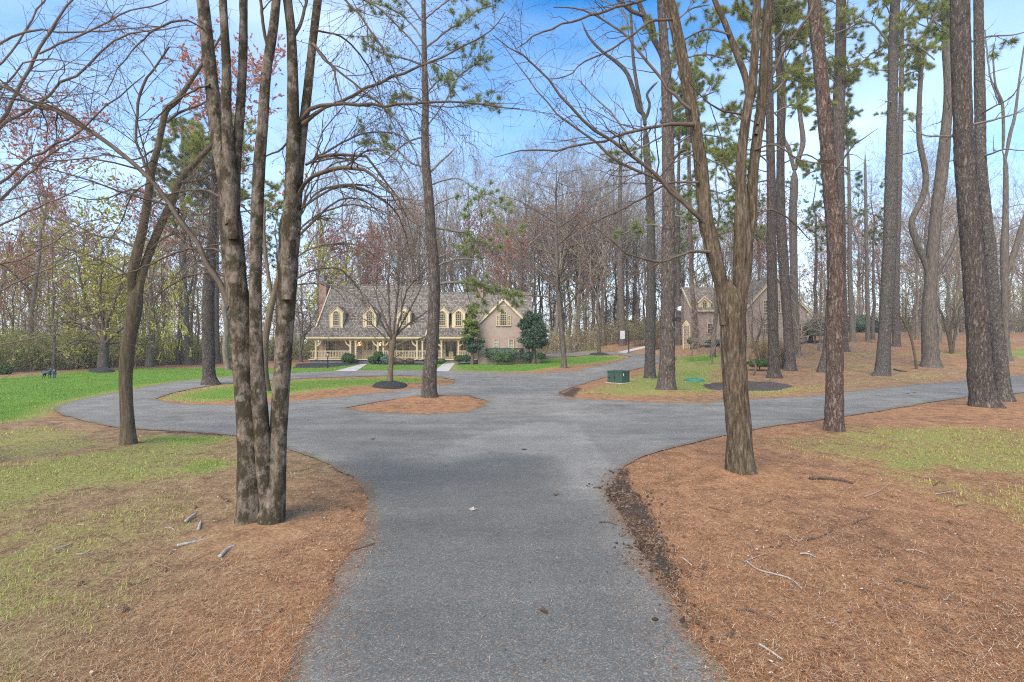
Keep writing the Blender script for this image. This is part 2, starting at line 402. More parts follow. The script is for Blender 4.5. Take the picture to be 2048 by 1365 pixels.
SHAKEB = shingle('roof_brown_shakes', [(0.12, (0.05, 0.038, 0.03)), (0.45, (0.17, 0.125, 0.10)), (0.8, (0.30, 0.24, 0.20))])
# ground, asphalt, mulch
def groundmat():
    m, nt, b = newmat('ground_needles_and_grass'); v = coords(nt)
    at = nd(nt, 'ShaderNodeAttribute', attribute_name='mask'); sp = nt.nodes.new('ShaderNodeSeparateColor'); nt.links.new(at.outputs[0], sp.inputs[0])
    g, ne, di = sp.outputs[0], sp.outputs[1], sp.outputs[2]
    n1 = noise(nt, v, 0.55, 6, 0.65); n2 = noise(nt, v, 3.0, 6, 0.7); n3 = noise(nt, v, 22, 5, 0.75); n4 = noise(nt, v, 90, 3, 0.7)
    needle = ramp(nt, math_(nt, 'ADD', math_(nt, 'MULTIPLY', n3, 0.45), math_(nt, 'ADD', math_(nt, 'MULTIPLY', n4, 0.3), math_(nt, 'MULTIPLY', n2, 0.25))),
                  [(0.34, (0.07, 0.036, 0.02)), (0.44, (0.25, 0.122, 0.06)), (0.55, (0.43, 0.225, 0.112)), (0.67, (0.57, 0.38, 0.23))])
    litter = ramp(nt, math_(nt, 'ADD', math_(nt, 'MULTIPLY', n3, 0.6), math_(nt, 'MULTIPLY', n2, 0.4)),
                  [(0.36, (0.12, 0.075, 0.042)), (0.53, (0.30, 0.21, 0.115)), (0.68, (0.46, 0.36, 0.22))])
    c = mixc(nt, ne, litter, needle)
    c = mixc(nt, ramp(nt, math_(nt, 'ADD', math_(nt, 'MULTIPLY', n1, 0.5), math_(nt, 'MULTIPLY', n2, 0.5)), [(0.38, (1, 1, 1)), (0.52, (0, 0, 0))]), c, mixc(nt, 0.6, c, (0.12, 0.07, 0.045)))
    lawn = ramp(nt, math_(nt, 'ADD', math_(nt, 'MULTIPLY', n3, 0.4), math_(nt, 'ADD', math_(nt, 'MULTIPLY', n1, 0.4), math_(nt, 'MULTIPLY', n4, 0.2))),
                [(0.34, (0.075, 0.145, 0.02)), (0.5, (0.125, 0.222, 0.03)), (0.66, (0.22, 0.29, 0.06))])
    thin = ramp(nt, n3, [(0.35, (0.13, 0.135, 0.035)), (0.52, (0.28, 0.27, 0.075)), (0.68, (0.44, 0.37, 0.16))])
    gr = mixc(nt, math_(nt, 'POWER', g, 3.5), thin, lawn)
    f = math_(nt, 'ADD', g, math_(nt, 'MULTIPLY', math_(nt, 'SUBTRACT', math_(nt, 'ADD', math_(nt, 'MULTIPLY', n1, 0.22), math_(nt, 'ADD', math_(nt, 'MULTIPLY', n2, 0.36), math_(nt, 'MULTIPLY', n3, 0.42))), 0.5), 2.6))
    fr = ramp(nt, f, [(0.36, (0, 0, 0)), (0.62, (1, 1, 1))])
    c = mixc(nt, fr, c, gr)
    soil = ramp(nt, n3, [(0.35, (0.03, 0.022, 0.016)), (0.55, (0.085, 0.06, 0.045)), (0.72, (0.2, 0.14, 0.10))])
    fd = ramp(nt, math_(nt, 'ADD', di, math_(nt, 'MULTIPLY', math_(nt, 'SUBTRACT', math_(nt, 'ADD', math_(nt, 'MULTIPLY', n2, .5), math_(nt, 'MULTIPLY', n3, .5)), 0.5), 1.4)), [(0.42, (0, 0, 0)), (0.58, (1, 1, 1))])
    c = mixc(nt, fd, c, soil)
    nt.links.new(c, b.inputs['Base Color']); b.inputs['Roughness'].default_value = 1.0; b.inputs['Specular IOR Level'].default_value = 0.1
    bump(nt, b, math_(nt, 'ADD', n3, math_(nt, 'MULTIPLY', n4, 0.6)), 0.7, 0.03); return m
GROUND = groundmat()
def asphaltm():
    m, nt, b = newmat('asphalt_worn'); v = coords(nt)
    at = nd(nt, 'ShaderNodeAttribute', attribute_name='mask'); sp = nt.nodes.new('ShaderNodeSeparateColor'); nt.links.new(at.outputs[0], sp.inputs[0])
    n1 = noise(nt, v, 0.35, 5, 0.6); n2 = noise(nt, v, 1.6, 6, 0.7); n3 = noise(nt, v, 130, 2, 0.6)
    stx = noise(nt, coords(nt, (0.25, 1.3, 1)), 1.0, 5, 0.65)
    base = ramp(nt, math_(nt, 'ADD', math_(nt, 'MULTIPLY', n1, 0.35), math_(nt, 'ADD', math_(nt, 'MULTIPLY', n2, 0.3), math_(nt, 'MULTIPLY', stx, 0.35))), [(0.36, (0.145, 0.132, 0.113)), (0.5, (0.225, 0.206, 0.178)), (0.62, (0.305, 0.278, 0.238))])
    def edge(s, lo, hi): return ramp(nt, math_(nt, 'ADD', s, math_(nt, 'MULTIPLY', math_(nt, 'SUBTRACT', n2, 0.5), 1.3)), [(lo, (0, 0, 0)), (hi, (1, 1, 1))])
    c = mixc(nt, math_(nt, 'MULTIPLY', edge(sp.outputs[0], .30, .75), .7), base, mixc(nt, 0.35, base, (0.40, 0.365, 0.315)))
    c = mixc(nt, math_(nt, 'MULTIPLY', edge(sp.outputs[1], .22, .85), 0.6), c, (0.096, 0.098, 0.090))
    vo = nd(nt, 'ShaderNodeTexVoronoi', Scale=115.0); nt.links.new(v, vo.inputs['Vector'])
    sp2 = nt.nodes.new('ShaderNodeSeparateColor'); nt.links.new(vo.outputs['Color'], sp2.inputs[0])
    agg = ramp(nt, sp2.outputs[0], [(0.0, (0.6, 0.6, 0.6)), (0.80, (1.0, 1.0, 1.0)), (0.90, (1.2, 1.18, 1.15)), (0.97, (1.75, 1.68, 1.55))])
    c = mixc(nt, 1.0, c, agg, 'MULTIPLY')
    # faint reddish litter dust and moss near the edges
    du = ramp(nt, math_(nt, 'ADD', sp.outputs[2], math_(nt, 'MULTIPLY', math_(nt, 'SUBTRACT', n2, 0.5), 1.6)), [(0.45, (0, 0, 0)), (0.75, (1, 1, 1))])
    c = mixc(nt, math_(nt, 'MULTIPLY', du, 0.65), c, mixc(nt, ramp(nt, n1, [(0.45, (0, 0, 0)), (0.6, (1, 1, 1))]), (0.17, 0.105, 0.07), (0.11, 0.105, 0.04)))
    cr = noise(nt, v, 0.9, 6, 0.75); ck = math_(nt, 'ABSOLUTE', math_(nt, 'SUBTRACT', cr, 0.5)); ckf = ramp(nt, ck, [(0.0, (1, 1, 1)), (0.005, (0, 0, 0))])
    c = mixc(nt, math_(nt, 'MULTIPLY', ckf, 0.5), c, (0.05, 0.048, 0.045))
    nt.links.new(c, b.inputs['Base Color']); b.inputs['Roughness'].default_value = 0.9; b.inputs['Specular IOR Level'].default_value = 0.2
    bump(nt, b, vo.outputs['Distance'], 0.45, 0.006); return m
ASPHALT = asphaltm()
def mulchm():
    m, nt, b = newmat('mulch_dark'); v = coords(nt); n = noise(nt, v, 18, 5, 0.7)
    nt.links.new(ramp(nt, n, [(0.35, (0.012, 0.011, 0.011)), (0.55, (0.035, 0.031, 0.029)), (0.75, (0.11, 0.095, 0.085))]), b.inputs['Base Color']); b.inputs['Roughness'].default_value = 1
    bump(nt, b, n, 1.0, 0.05); return m
MULCH = mulchm()
MULCHC = flat('mulch_chips_brown', (0.085, 0.068, 0.058), 1.0, .75, 16, .1)
def attrm(name, rough=0.9, trans=0.0):
    m, nt, b = newmat(name); at = nd(nt, 'ShaderNodeAttribute', attribute_name='mask')
    nt.links.new(at.outputs[0], b.inputs['Base Color']); b.inputs['Roughness'].default_value = rough; b.inputs['Specular IOR Level'].default_value = 0.15
    return m
NEEDLEM = attrm('fallen_needle'); BLADEM = attrm('grass_blade', 0.6); CLODM = attrm('soil_clod', 1.0)
# ------------------------------------------------------------ driveway outlines (photograph pixels -> terrain)
def world(poly): return np.array([gpix(u, v) for u, v in poly])
def densify(poly, step=0.35, jit=0.05, seed=0):
    out = []
    n = len(poly)
    for i in range(n):
        a, b = poly[i], poly[(i + 1) % n]; L = np.hypot(*(b - a)); k = max(1, int(min(L / step, 60)))
        for j in range(k):
            out.append(a + (b - a) * j / k)
    out = np.array(out)
    d = vnoise(out[:, 0] * 1.7, out[:, 1] * 1.7, seed + .5) * jit + vnoise(out[:, 0] * 6, out[:, 1] * 6, seed + 1.5) * jit * 0.7
    e = vnoise(out[:, 0] * 1.7 + 50, out[:, 1] * 1.7, seed + .5) * jit + vnoise(out[:, 0] * 6 + 30, out[:, 1] * 6, seed + 1.5) * jit * 0.7
    return out + np.stack([d, e], 1)
left_edge = world([(580,1365),(640,1240),(690,1130),(728,1065),(736,1025),(728,985),(700,958),(660,935),(615,915),(570,899),(520,882),(470,874),(400,867),(300,862),(235,857),(170,846),(125,832),(106,821),(115,813),(150,803),(230,787),(290,775),(350,765),(430,757),(520,751),(600,746.5),(700,742),(800,741),(900,742),(1000,746.5),(1080,747.5),(1150,742),(1215,729),(1262,714),(1240,710.5),(1190,710.5),(1130,714.5),(1100,716),(1085,710),(1095,704),(1150,702.5),(1230,704),(1280,709),(1330,711.5),(1352,715),(1352,722),(1317,727),(1290,735),(1250,744),(1206,757),(1150,774),(1118,787),(1118,792),(1140,798),(1200,801),(1260,803),(1330,806),(1400,808),(1445,804),(1520,799),(1600,795),(1700,784),(1850,769),(2048,751),(2300,728),(2700,700),(2740,735),(2300,764),(2048,787),(1936,795),(1850,808),(1750,826),(1650,841),(1530,858),(1420,880),(1320,905),(1262,930),(1226,960),(1214,990),(1238,1030),(1275,1090),(1310,1150),(1350,1220),(1400,1290),(1450,1365)])
outer = np.vstack([[(-1.55, -12), (-1.56, 3.0)], left_edge, [(1.5, 3.0), (1.55, -12)]])
outer = densify(outer, 0.25, 0.075)
isl_a = densify(world([(312,800),(340,788),(400,776),(440,770),(520,763),(620,757),(720,754),(800,752),(870,754),(908,761),(905,769),(850,776),(780,784),(700,793),(600,803),(500,811),(420,811.5),(350,808)]), 0.4, 0.06, 3)
isl_b = densify(world([(690,818),(740,808),(800,798.5),(870,792),(940,793),(972,803),(968,815),(930,826),(860,830),(780,828),(720,823)]), 0.3, 0.06, 5)
def road_mask(x, y):
    return pip(x, y, outer) & ~pip(x, y, isl_a) & ~pip(x, y, isl_b)
def road_sd(x, y):
    d = np.minimum(np.minimum(pdist(x, y, outer), pdist(x, y, isl_a)), pdist(x, y, isl_b))
    return np.where(road_mask(x, y), d, -d)
def flatmesh(name, rings, step, mat, dz, colf=None, jitter=True):
    pts, edges = [], []
    for r in rings:
        b = len(pts); n = len(r); pts += [Vector((float(p[0]), float(p[1]))) for p in r]
        edges += [(b + i, b + (i + 1) % n) for i in range(n)]
    lo = rings[0].min(0); hi = rings[0].max(0)
    gx, gy = [], []
    y = lo[1]
    while y < hi[1]:
        s = step * ((.45 if name == 'driveway' else 1) if y < 15 else 1.6 if y < 30 else 2.5)
        xs = np.arange(lo[0], hi[0], s); gx.append(xs); gy.append(np.full(len(xs), y)); y += s
    gx = np.concatenate(gx); gy = np.concatenate(gy)
    ok = pip(gx, gy, rings[0]) & (pdist(gx, gy, rings[0]) > step * .4)
    for h in rings[1:]: ok &= ~pip(gx, gy, h) & (pdist(gx, gy, h) > step * .4)
    pts += [Vector((float(a), float(b))) for a, b in zip(gx[ok], gy[ok])]
    r = delaunay_2d_cdt(pts, edges, [], 0, 1e-4)
    P = np.array([(p.x, p.y) for p in r[0]]); T = np.array([t for t in r[2] if len(t) == 3], int)
    cx = P[T].mean(1); k = pip(cx[:, 0], cx[:, 1], rings[0])
    for h in rings[1:]: k &= ~pip(cx[:, 0], cx[:, 1], h)
    T = T[k]
    a = P[T[:, 1]] - P[T[:, 0]]; b2 = P[T[:, 2]] - P[T[:, 0]]
    fl = a[:, 0] * b2[:, 1] - a[:, 1] * b2[:, 0] < 0; T[fl] = T[fl][:, ::-1]
    V = np.column_stack([P, hgt(P[:, 0], P[:, 1]) + dz])
    return link(name, npmesh(name, V, [T], True, colf(P[:, 0], P[:, 1]) if colf else None), mat)
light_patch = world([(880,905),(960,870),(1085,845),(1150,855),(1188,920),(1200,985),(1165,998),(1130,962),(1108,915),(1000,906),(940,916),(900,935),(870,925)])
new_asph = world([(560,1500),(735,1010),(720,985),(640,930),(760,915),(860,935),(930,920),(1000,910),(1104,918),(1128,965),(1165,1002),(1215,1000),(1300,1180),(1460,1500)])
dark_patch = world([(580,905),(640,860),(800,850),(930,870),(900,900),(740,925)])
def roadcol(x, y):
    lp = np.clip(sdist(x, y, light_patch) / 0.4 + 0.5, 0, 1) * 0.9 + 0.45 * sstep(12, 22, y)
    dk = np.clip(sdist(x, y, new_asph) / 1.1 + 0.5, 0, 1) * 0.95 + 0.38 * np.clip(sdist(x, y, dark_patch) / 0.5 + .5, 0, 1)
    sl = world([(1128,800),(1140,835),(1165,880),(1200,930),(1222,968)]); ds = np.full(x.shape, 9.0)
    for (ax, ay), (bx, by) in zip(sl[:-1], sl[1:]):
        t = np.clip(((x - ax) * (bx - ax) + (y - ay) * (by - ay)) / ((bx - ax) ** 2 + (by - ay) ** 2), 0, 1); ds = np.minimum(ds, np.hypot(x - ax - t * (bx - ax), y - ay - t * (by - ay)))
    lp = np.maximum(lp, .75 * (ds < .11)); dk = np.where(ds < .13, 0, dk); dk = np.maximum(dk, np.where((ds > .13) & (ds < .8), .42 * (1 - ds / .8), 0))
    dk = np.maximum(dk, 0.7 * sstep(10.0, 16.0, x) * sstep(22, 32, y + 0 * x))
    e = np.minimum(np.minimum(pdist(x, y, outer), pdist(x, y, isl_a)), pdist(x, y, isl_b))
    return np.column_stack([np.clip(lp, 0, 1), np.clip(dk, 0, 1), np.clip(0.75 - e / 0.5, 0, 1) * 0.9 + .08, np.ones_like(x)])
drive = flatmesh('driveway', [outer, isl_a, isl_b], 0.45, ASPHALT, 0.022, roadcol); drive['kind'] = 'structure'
# concrete walks from the house to the drive
for pl in ([(668,743.5),(712,743.5),(734,729.5),(722,729.5)], [(868,743.5),(897,744),(913,723.5),(893,723.5)], [(1234,705.5),(1250,707),(1300,694.5),(1290,692.5)]):
    w = flatmesh('concrete_path', [world(pl)], 0.8, CONCRETE, 0.034); w['kind'] = 'structure'
# ------------------------------------------------------------ ground sheet
def axis(lo, hi, fine_lo, fine_hi, st, gr):
    a = list(np.arange(fine_lo, fine_hi, st)); s = st; x = a[-1]
    while x < hi: s = min(s * gr, 14); x += s; a.append(x)
    s = st; x = a[0]; pre = []
    while x > lo: s = min(s * gr, 14); x -= s; pre.append(x)
    return np.array(pre[::-1] + a)
GX = axis(-320, 320, -14, 16, 0.2, 1.045); GY = axis(-60, 420, 1.5, 30, 0.2, 1.035)
gx, gy = [a.ravel() for a in np.meshgrid(GX, GY)]
greens = [  # outline, strength, softness m
 ([(-1400,900),(-300,858),(0,848),(60,842),(105,828),(110,818),(150,803),(230,787),(290,775),(350,765),(430,757),(520,751),(700,742),(560,737),(430,736),(250,738),(150,744),(0,757),(-300,778),(-1400,830)], 1.0, .8),
 ([(322,797),(345,789),(400,779),(440,773),(520,766),(620,760),(720,757),(800,755),(860,756),(890,761),(830,767),(720,774),(620,784),(520,797),(430,805),(360,804)], .95, 1.2),
 ([(560,746),(700,742),(900,742),(905,726),(700,728),(560,735)], 1.0, .6),
 ([(905,741),(1000,745),(1060,744),(1130,733),(1215,724),(1255,714),(1190,711.5),(1130,715.5),(1060,720),(950,726),(900,730)], 1.0, .8),
 ([(1070,703.5),(1150,701),(1215,701),(1190,691),(1070,692)], 1.0, 1.0),
 ([(1150,789),(1210,765),(1290,742),(1340,722),(1440,708),(1470,712),(1450,760),(1440,785),(1400,792),(1250,795)], .62, 1.5),
 ([(1345,745),(1420,735),(1440,785),(1370,788)], .85, 1.0),
 ([(1350,716),(1442,708),(1445,722),(1360,728)], 1.0, 1.0),
 ([(1445,800),(1600,790),(1700,780),(1660,770),(1450,780)], .5, 1.2),
 ([(1500,885),(1700,850),(1900,850),(2048,860),(2400,930),(2100,975),(1850,950),(1650,925)], .53, 1.0),
 ([(1720,925),(1850,905),(1960,915),(1900,950),(1800,955)], .62, .5),
 ([(1780,880),(2048,940),(2500,1060),(2048,1010)], .42, .8),
 ([(-700,1090),(-300,980),(0,925),(200,895),(300,870),(470,874),(480,930),(380,965),(200,1000),(0,1110),(-300,1220)], .60, 1.2), ([(-900,1120),(0,1040),(220,1000),(420,960),(470,1000),(450,1060),(380,1200),(150,1420),(-900,1900)], .50, 1.5),
 ([(-500,860),(0,860),(110,850),(240,870),(240,900),(0,930),(-500,980)], .50, .8),
 ([(300,1210),(480,1100),(690,1040),(690,1110),(600,1365),(300,1700),(0,1700)], .28, 1.0),
 ([(1300,960),(1600,900),(2048,1100),(2048,1700),(1500,1500)], .24, 1.0),
 ([(1560,905),(1800,930),(2048,960),(2500,1040),(2500,1180),(2048,1080),(1800,990),(1640,950)], .40, 1.0),
 ([(1440,800),(1700,775),(2048,742),(2300,715),(2300,700),(2048,728),(1800,750),(1600,770),(1450,775)], .42, 1.5),
 ([(1580,720),(1760,730),(1850,722),(1850,745),(1700,752),(1590,745)], .38, 2.0),
 ([(280,885),(300,872),(450,874),(468,885),(380,893)], .95, .4),
 ([(330,945),(400,918),(470,920),(470,938),(400,958)], .85, .35),
 ([(0,905),(100,885),(200,880),(120,915)], .5, .6),
 ([(590,935),(640,938),(650,970),(600,960)], .5, .3),
 ([(1590,692),(1760,706),(1900,703),(2048,692),(2048,716),(1880,714),(1700,714)], .52, 2.0),
 ([(1980,708),(2048,695),(2300,680),(2300,720),(2048,716)], .9, 2.0),
 ([(1030,762),(900,750),(830,753),(905,765)], .0, .5)]
G = np.zeros_like(gx)
for pl, s, so in greens:
    G = np.maximum(G, s * np.clip(sdist(gx, gy, world(pl)) / so * 0.5 + 0.5, 0, 1))
rsd = road_sd(gx, gy)
wl = world([(-1400,828),(0,757),(150,744),(250,737),(430,732),(600,724)])
wood_l = np.vstack([wl, [(-19, 66), (-4, 72), (12, 75), (40, 92), (330, 130), (330, 430), (-330, 430), (-330, 40)]])
NE = 1 - np.clip(sdist(gx, gy, wood_l) / 3 + 0.5, 0, 1) * 0.75
NE = np.where((gx < 0) & (gy < 16), np.clip(.30 + .5 * np.exp(-((gx + 2.2) / 1.3) ** 2) * (gy < 9), 0, 1), NE)
mud = world([(1205,985),(1235,955),(1262,935),(1258,968),(1290,1010),(1330,1090),(1362,1170),(1420,1290),(1400,1285),(1345,1225),(1295,1130),(1250,1055)])
NE = np.where((gx > 6) & (gy > 19), np.minimum(NE, .5 + .35 * (vnoise(gx * .16, gy * .16, 6) > 0)), NE)
DI = np.clip(sdist(gx, gy, mud) / 0.25 + 0.4, 0, 1)
mud2 = world([(735,1080),(736,1015),(722,1000),(706,1060),(690,1130),(640,1250),(660,1260),(715,1130)])
DI = np.maximum(DI, .5 * np.clip(sdist(gx, gy, mud2) / 0.2 + 0.5, 0, 1))
DI = np.maximum(DI, np.clip(0.62 - np.abs(rsd) / 0.22, 0, 1) * (gy < 60))
mud3 = world([(1115,790),(1150,773),(1168,778),(1150,800)]); DI = np.maximum(DI, .6 * np.clip(sdist(gx, gy, mud3) / 0.4 + .5, 0, 1))
nz = 0.022 * vnoise(gx * 1.1, gy * 1.1, .3) + 0.012 * vnoise(gx * 3.7, gy * 3.7, .7)
hz = hgt(gx, gy) + np.where(rsd > 0.15, -0.06, 0.006 + np.abs(nz) * np.clip(-rsd / 0.8, 0, 1))
hz = hz + np.where(DI > .3, 0.05 * np.clip(sdist(gx, gy, mud) / .2, 0, 1) * (0.6 + vnoise(gx * 5, gy * 5, 4)), 0)
pine_hump = [(gpix(860, 798), .12, 2.2), (gpix(1333, 785), .16, 1.6), (gpix(520, 1062), .07, 1.1), (gpix(1480, 952), .06, 1.1), (gpix(1668, 868), .08, 1.0), (gpix(1965, 820), .12, 1.6), (gpix(257, 893), .05, .7)]
for (hx, hy), a, r in pine_hump: hz = hz + a * np.exp(-((gx - hx) ** 2 + (gy - hy) ** 2) / (r * .6) ** 2) * (rsd < -0.1)
nX, nY = len(GX), len(GY)
i = (np.arange(nY - 1)[:, None] * nX + np.arange(nX - 1)[None, :]).ravel()
gq = np.stack([i, i + 1, i + nX + 1, i + nX], 1)
ground = link('ground', npmesh('ground', np.column_stack([gx, gy, hz]), [gq], True, np.column_stack([G, NE, DI, np.ones_like(G)])), GROUND)
ground['kind'] = 'structure'
def gz(x, y): return float(hgt(x, y)) + 0.01
# ------------------------------------------------------------ loose needles, grass blades, soil clods
def gsample(arr, x, y):
    a = arr.reshape(nY, nX)
    return a[np.clip(np.searchsorted(GY, y), 0, nY - 1), np.clip(np.searchsorted(GX, x), 0, nX - 1)]
def scatter(n, x0, x1, y0, y1, p=1.6):
    """density falling with distance from the drive's mouth"""
    y = y0 * (y1 / y0) ** (rng.uniform(0, 1, n) ** (1 / p) if p != 1 else rng.uniform(0, 1, n)); x = rng.uniform(-1, 1, n) * (y * 1.15 + .5)
    k = (x > x0) & (x < x1); return x[k], y[k]
def tri_stuff(name, base, d, ln, wd, cols, mat, label, cat, lift=0.0):
    s = _norm(np.cross(d, np.array([0, 0, 1.0]) + 0 * d) + 1e-6) * wd * .5
    V = np.stack([base - s, base + s, base + d * ln], 1).reshape(-1, 3)
    o = link(name, npmesh(name, V, [np.arange(len(V)).reshape(-1, 3)], False, np.repeat(np.column_stack([cols, np.ones(len(cols))]), 3, 0)), mat)
    return tag(o, label, cat, kind='stuff')
x, y = scatter(420000, -16, 18, 2.9, 15, 1)
sd = road_sd(x, y); gm = gsample(G, x, y)
keep = ((sd < 0) & (rng.uniform(size=len(x)) > gm * 0.8)) | ((sd < .14 * (1 + vnoise(x * 2, y * 2, 3))) & (rng.uniform(size=len(x)) < .55)) | ((sd < .5) & (rng.uniform(size=len(x)) < .07)) | ((sd > 0) & (rng.uniform(size=len(x)) < .025))
x, y, sd = x[keep], y[keep], sd[keep]
an = rng.uniform(0, 2 * math.pi, len(x)); el = np.abs(rng.normal(0, .22, len(x))) * (sd < 0)
d = np.column_stack([np.cos(an) * np.cos(el), np.sin(an) * np.cos(el), np.sin(el)])
pal = np.array([(.44,.195,.08),(.53,.26,.11),(.34,.145,.06),(.58,.38,.22),(.19,.085,.045),(.64,.47,.31),(.09,.045,.03),(.49,.225,.095)])
cols = pal[rng.integers(0, len(pal), len(x))] * rng.uniform(.7, 1.15, (len(x), 1))
lf = np.clip((-x - 1.8) / 2.0, 0, 1)[:, None] * .55; cols = cols * (1 - lf) + lf * np.array([(.40, .31, .17)]) * rng.uniform(.5, 1.3, (len(x), 1))
base = np.column_stack([x, y, hgt(x, y) + np.where(sd > 0, .028, .018) + rng.uniform(0, .02, len(x)) * (sd < 0)])
tri_stuff('fallen_pine_needles', base, d, rng.uniform(.03, .10, (len(x), 1)), rng.uniform(.0018, .0042, (len(x), 1)), cols, NEEDLEM, 'loose orange brown pine needles strewn over the ground beside the drive', 'pine needles')
x, y = scatter(420000, -40, 45, 3.2, 60, 1.25)
gm = gsample(G, x, y); sd = road_sd(x, y)
nn = vnoise(x * .55, y * .55, 2) * .35 + vnoise(x * 3, y * 3, 5) * .45
keep = (sd < -.02) & (gm > .3) & (rng.uniform(size=len(x)) < np.clip((gm + nn * .9 - .26) * 1.5, .015, 1))
x, y, gm = x[keep], y[keep], gm[keep]
an = rng.uniform(0, 2 * math.pi, len(x)); el = rng.uniform(.6, 1.5, len(x))
d = np.column_stack([np.cos(an) * np.cos(el), np.sin(an) * np.cos(el), np.sin(el)])
lush = np.clip(gm, 0, 1)[:, None] ** 3
cols = (np.array([(.13, .235, .035)]) * lush + np.array([(.32, .35, .08)]) * (1 - lush)) * rng.uniform(.6, 1.35, (len(x), 1)) + (rng.uniform(size=(len(x), 1)) < .12 * (1 - lush * .7)) * np.array([(.2, .12, .06)])
base = np.column_stack([x, y, hgt(x, y) + .0])
tri_stuff('grass', base, d, rng.uniform(.03, .085, (len(x), 1)) * (1 + y[:, None] / 120), .006 + y[:, None] * .0005, cols, BLADEM, 'short green grass growing on the lawns and in patches among the needles', 'grass')
# chips, crumbs and small leaves among the needles
x, y = scatter(26000, -16, 18, 2.9, 13, 1); sd = road_sd(x, y); k = (sd < 0) | ((sd < .5) & (rng.uniform(size=len(x)) < .35)) | (rng.uniform(size=len(x)) < .02); k &= vnoise(x * .9, y * .9, 8) + rng.uniform(-.5, .5, len(x)) > -.2
x, y = x[k], y[k]; p = np.column_stack([x, y, hgt(x, y) + .034]); V, Q = leaves(p, rng.uniform(.006, .018, (len(p), 1))); V[:, 2] = np.repeat(p[:, 2], 4) + (V[:, 2] - np.repeat(p[:, 2], 4)) * .4
cc = np.array([(.07,.04,.028),(.14,.085,.05),(.30,.22,.16),(.55,.45,.36),(.24,.12,.07),(.05,.035,.03)])[rng.integers(0, 6, len(p))]
tag(link('bark_chips', npmesh('bark_chips', V, [Q], False, np.repeat(np.column_stack([cc, np.ones(len(cc))]), 4, 0)), NEEDLEM), 'small bark chips and leaf crumbs strewn among the pine needles', 'litter', kind='stuff')
# soil clods thrown up along the drive edge
n = 4200; x = rng.uniform(.9, 2.2, n * 3); y = rng.uniform(4.0, 9.5, n * 3)
s = sdist(x, y, mud); k = (s > -.30) & (rng.uniform(size=len(x)) < np.clip(.3 + s * 3, .06, 1) * np.clip(.6 + 1.2 * vnoise(x * 3, y * 3, 2), .05, 1)); x, y = x[k][:n], y[k][:n]
sz = (.005 + .027 * rng.uniform(0, 1, len(x)) ** 3)
oct_ = np.array([(1,0,0),(0,1,0),(-1,0,0),(0,-1,0),(0,0,.8),(0,0,-.8)]); of = np.array([(0,1,4),(1,2,4),(2,3,4),(3,0,4),(1,0,5),(2,1,5),(3,2,5),(0,3,5)])
V = np.column_stack([x, y, hgt(x, y) + .035])[:, None, :] + oct_[None] * sz[:, None, None] * rng.uniform(.6, 1.4, (len(x), 6, 3))
T = (np.arange(len(x))[:, None, None] * 6 + of[None]).reshape(-1, 3)
cc = np.array([(.05,.036,.026),(.09,.06,.042),(.16,.11,.08)])[rng.integers(0, 3, len(x))]
tag(link('soil_clods', npmesh('soil_clods', V.reshape(-1, 3), [T], False, np.repeat(np.column_stack([cc, np.ones(len(cc))]), 6, 0)), CLODM), 'crumbled dark soil clods along the right edge of the drive', 'soil', kind='stuff')
# ------------------------------------------------------------ the brick house
def X_at(u, y): return (u - CU) / F * y
def Z_at(v, y): return CAMZ - (v - CV) / F * y
def arch(cx, w, z0, zs, n=10):
    """outline (x,z) of a round-headed opening: straight to zs, half circle above"""
    r = w / 2
    return [(cx - r, z0), (cx + r, z0)] + [(cx + r * math.cos(a), zs + r * math.sin(a)) for a in np.linspace(0, math.pi, n)]
def window_mesh(cx, y, z0, z1, w, cols, rows, glass=1, arched=False, fw=.09, mw=.028):
    """frame with muntins (material 0) and pane (material 1), facing -Y"""
    m = MB(); r = w / 2; zs = z1 - r if arched else z1
    out = arch(cx, w, z0, zs) if arched else [(cx - r, z0), (cx + r, z0), (cx + r, z1), (cx - r, z1)]
    m.poly([(a, y + .03, b) for a, b in out], 1)
    for sx in (-1, 1): m.box((cx + sx * r - (fw if sx > 0 else 0), y - .06, z0), (cx + sx * r + (0 if sx > 0 else fw), y + .02, zs))
    m.box((cx - r - .05, y - .10, z0 - .07), (cx + r + .05, y + .02, z0))
    if arched:
        for k in range(9):
            a0, a1 = math.pi * k / 9, math.pi * (k + 1) / 9
            pr = [(cx + q * math.cos(a), y - .06, zs + q * math.sin(a)) for q, a in ((r - fw, a0), (r, a0), (r, a1), (r - fw, a1))]
            m.prism(pr, (0, .08, 0))
        for a in (math.pi * .3, math.pi * .7): m.bar((cx, y - .005, zs), (cx + (r - fw) * math.cos(a), y - .005, zs + (r - fw) * math.sin(a)), mw)
        m.box((cx - r + fw, y - .035, zs - mw), (cx + r - fw, y + .012, zs + mw))
    else:
        m.box((cx - r, y - .07, z1), (cx + r, y + .02, z1 + fw))
    for k in range(1, cols):
        xx = cx - r + w * k / cols; m.box((xx - mw/2, y - .022, z0), (xx + mw/2, y + .015, zs - .01))
    for k in range(1, rows):
        zz = z0 + (zs - z0) * k / rows; q = mw * (1.8 if k == rows // 2 else 1)
        m.box((cx - r + fw, y - .025, zz - q/2), (cx + r - fw, y + .018, zz + q/2))
    return m
house = thing('brick_house', 'long brown brick house with cream porch, dormers and shake roof', 'house', (-10, 56, 0))
HO = (10, -56, 0)
def hpart(mb, name, mats, parent=None, **k):
    if parent is None or parent is house: return mb.build(name, mats, house, loc=HO, **k)
    return mb.build(name, mats, parent, **k)
YW, YE, YB = 56.2, 54.0, 67.5
XL, XM, XR = -21.4, -9.15, 2.3
# walls
m = MB(); m.box((XL + .3, YW, .45), (XM, YB, 3.9)); m.box((XM, YW + .004, .45), (-3.6, YB - .3, 3.9)); hpart(m, 'wall', [BRICK])
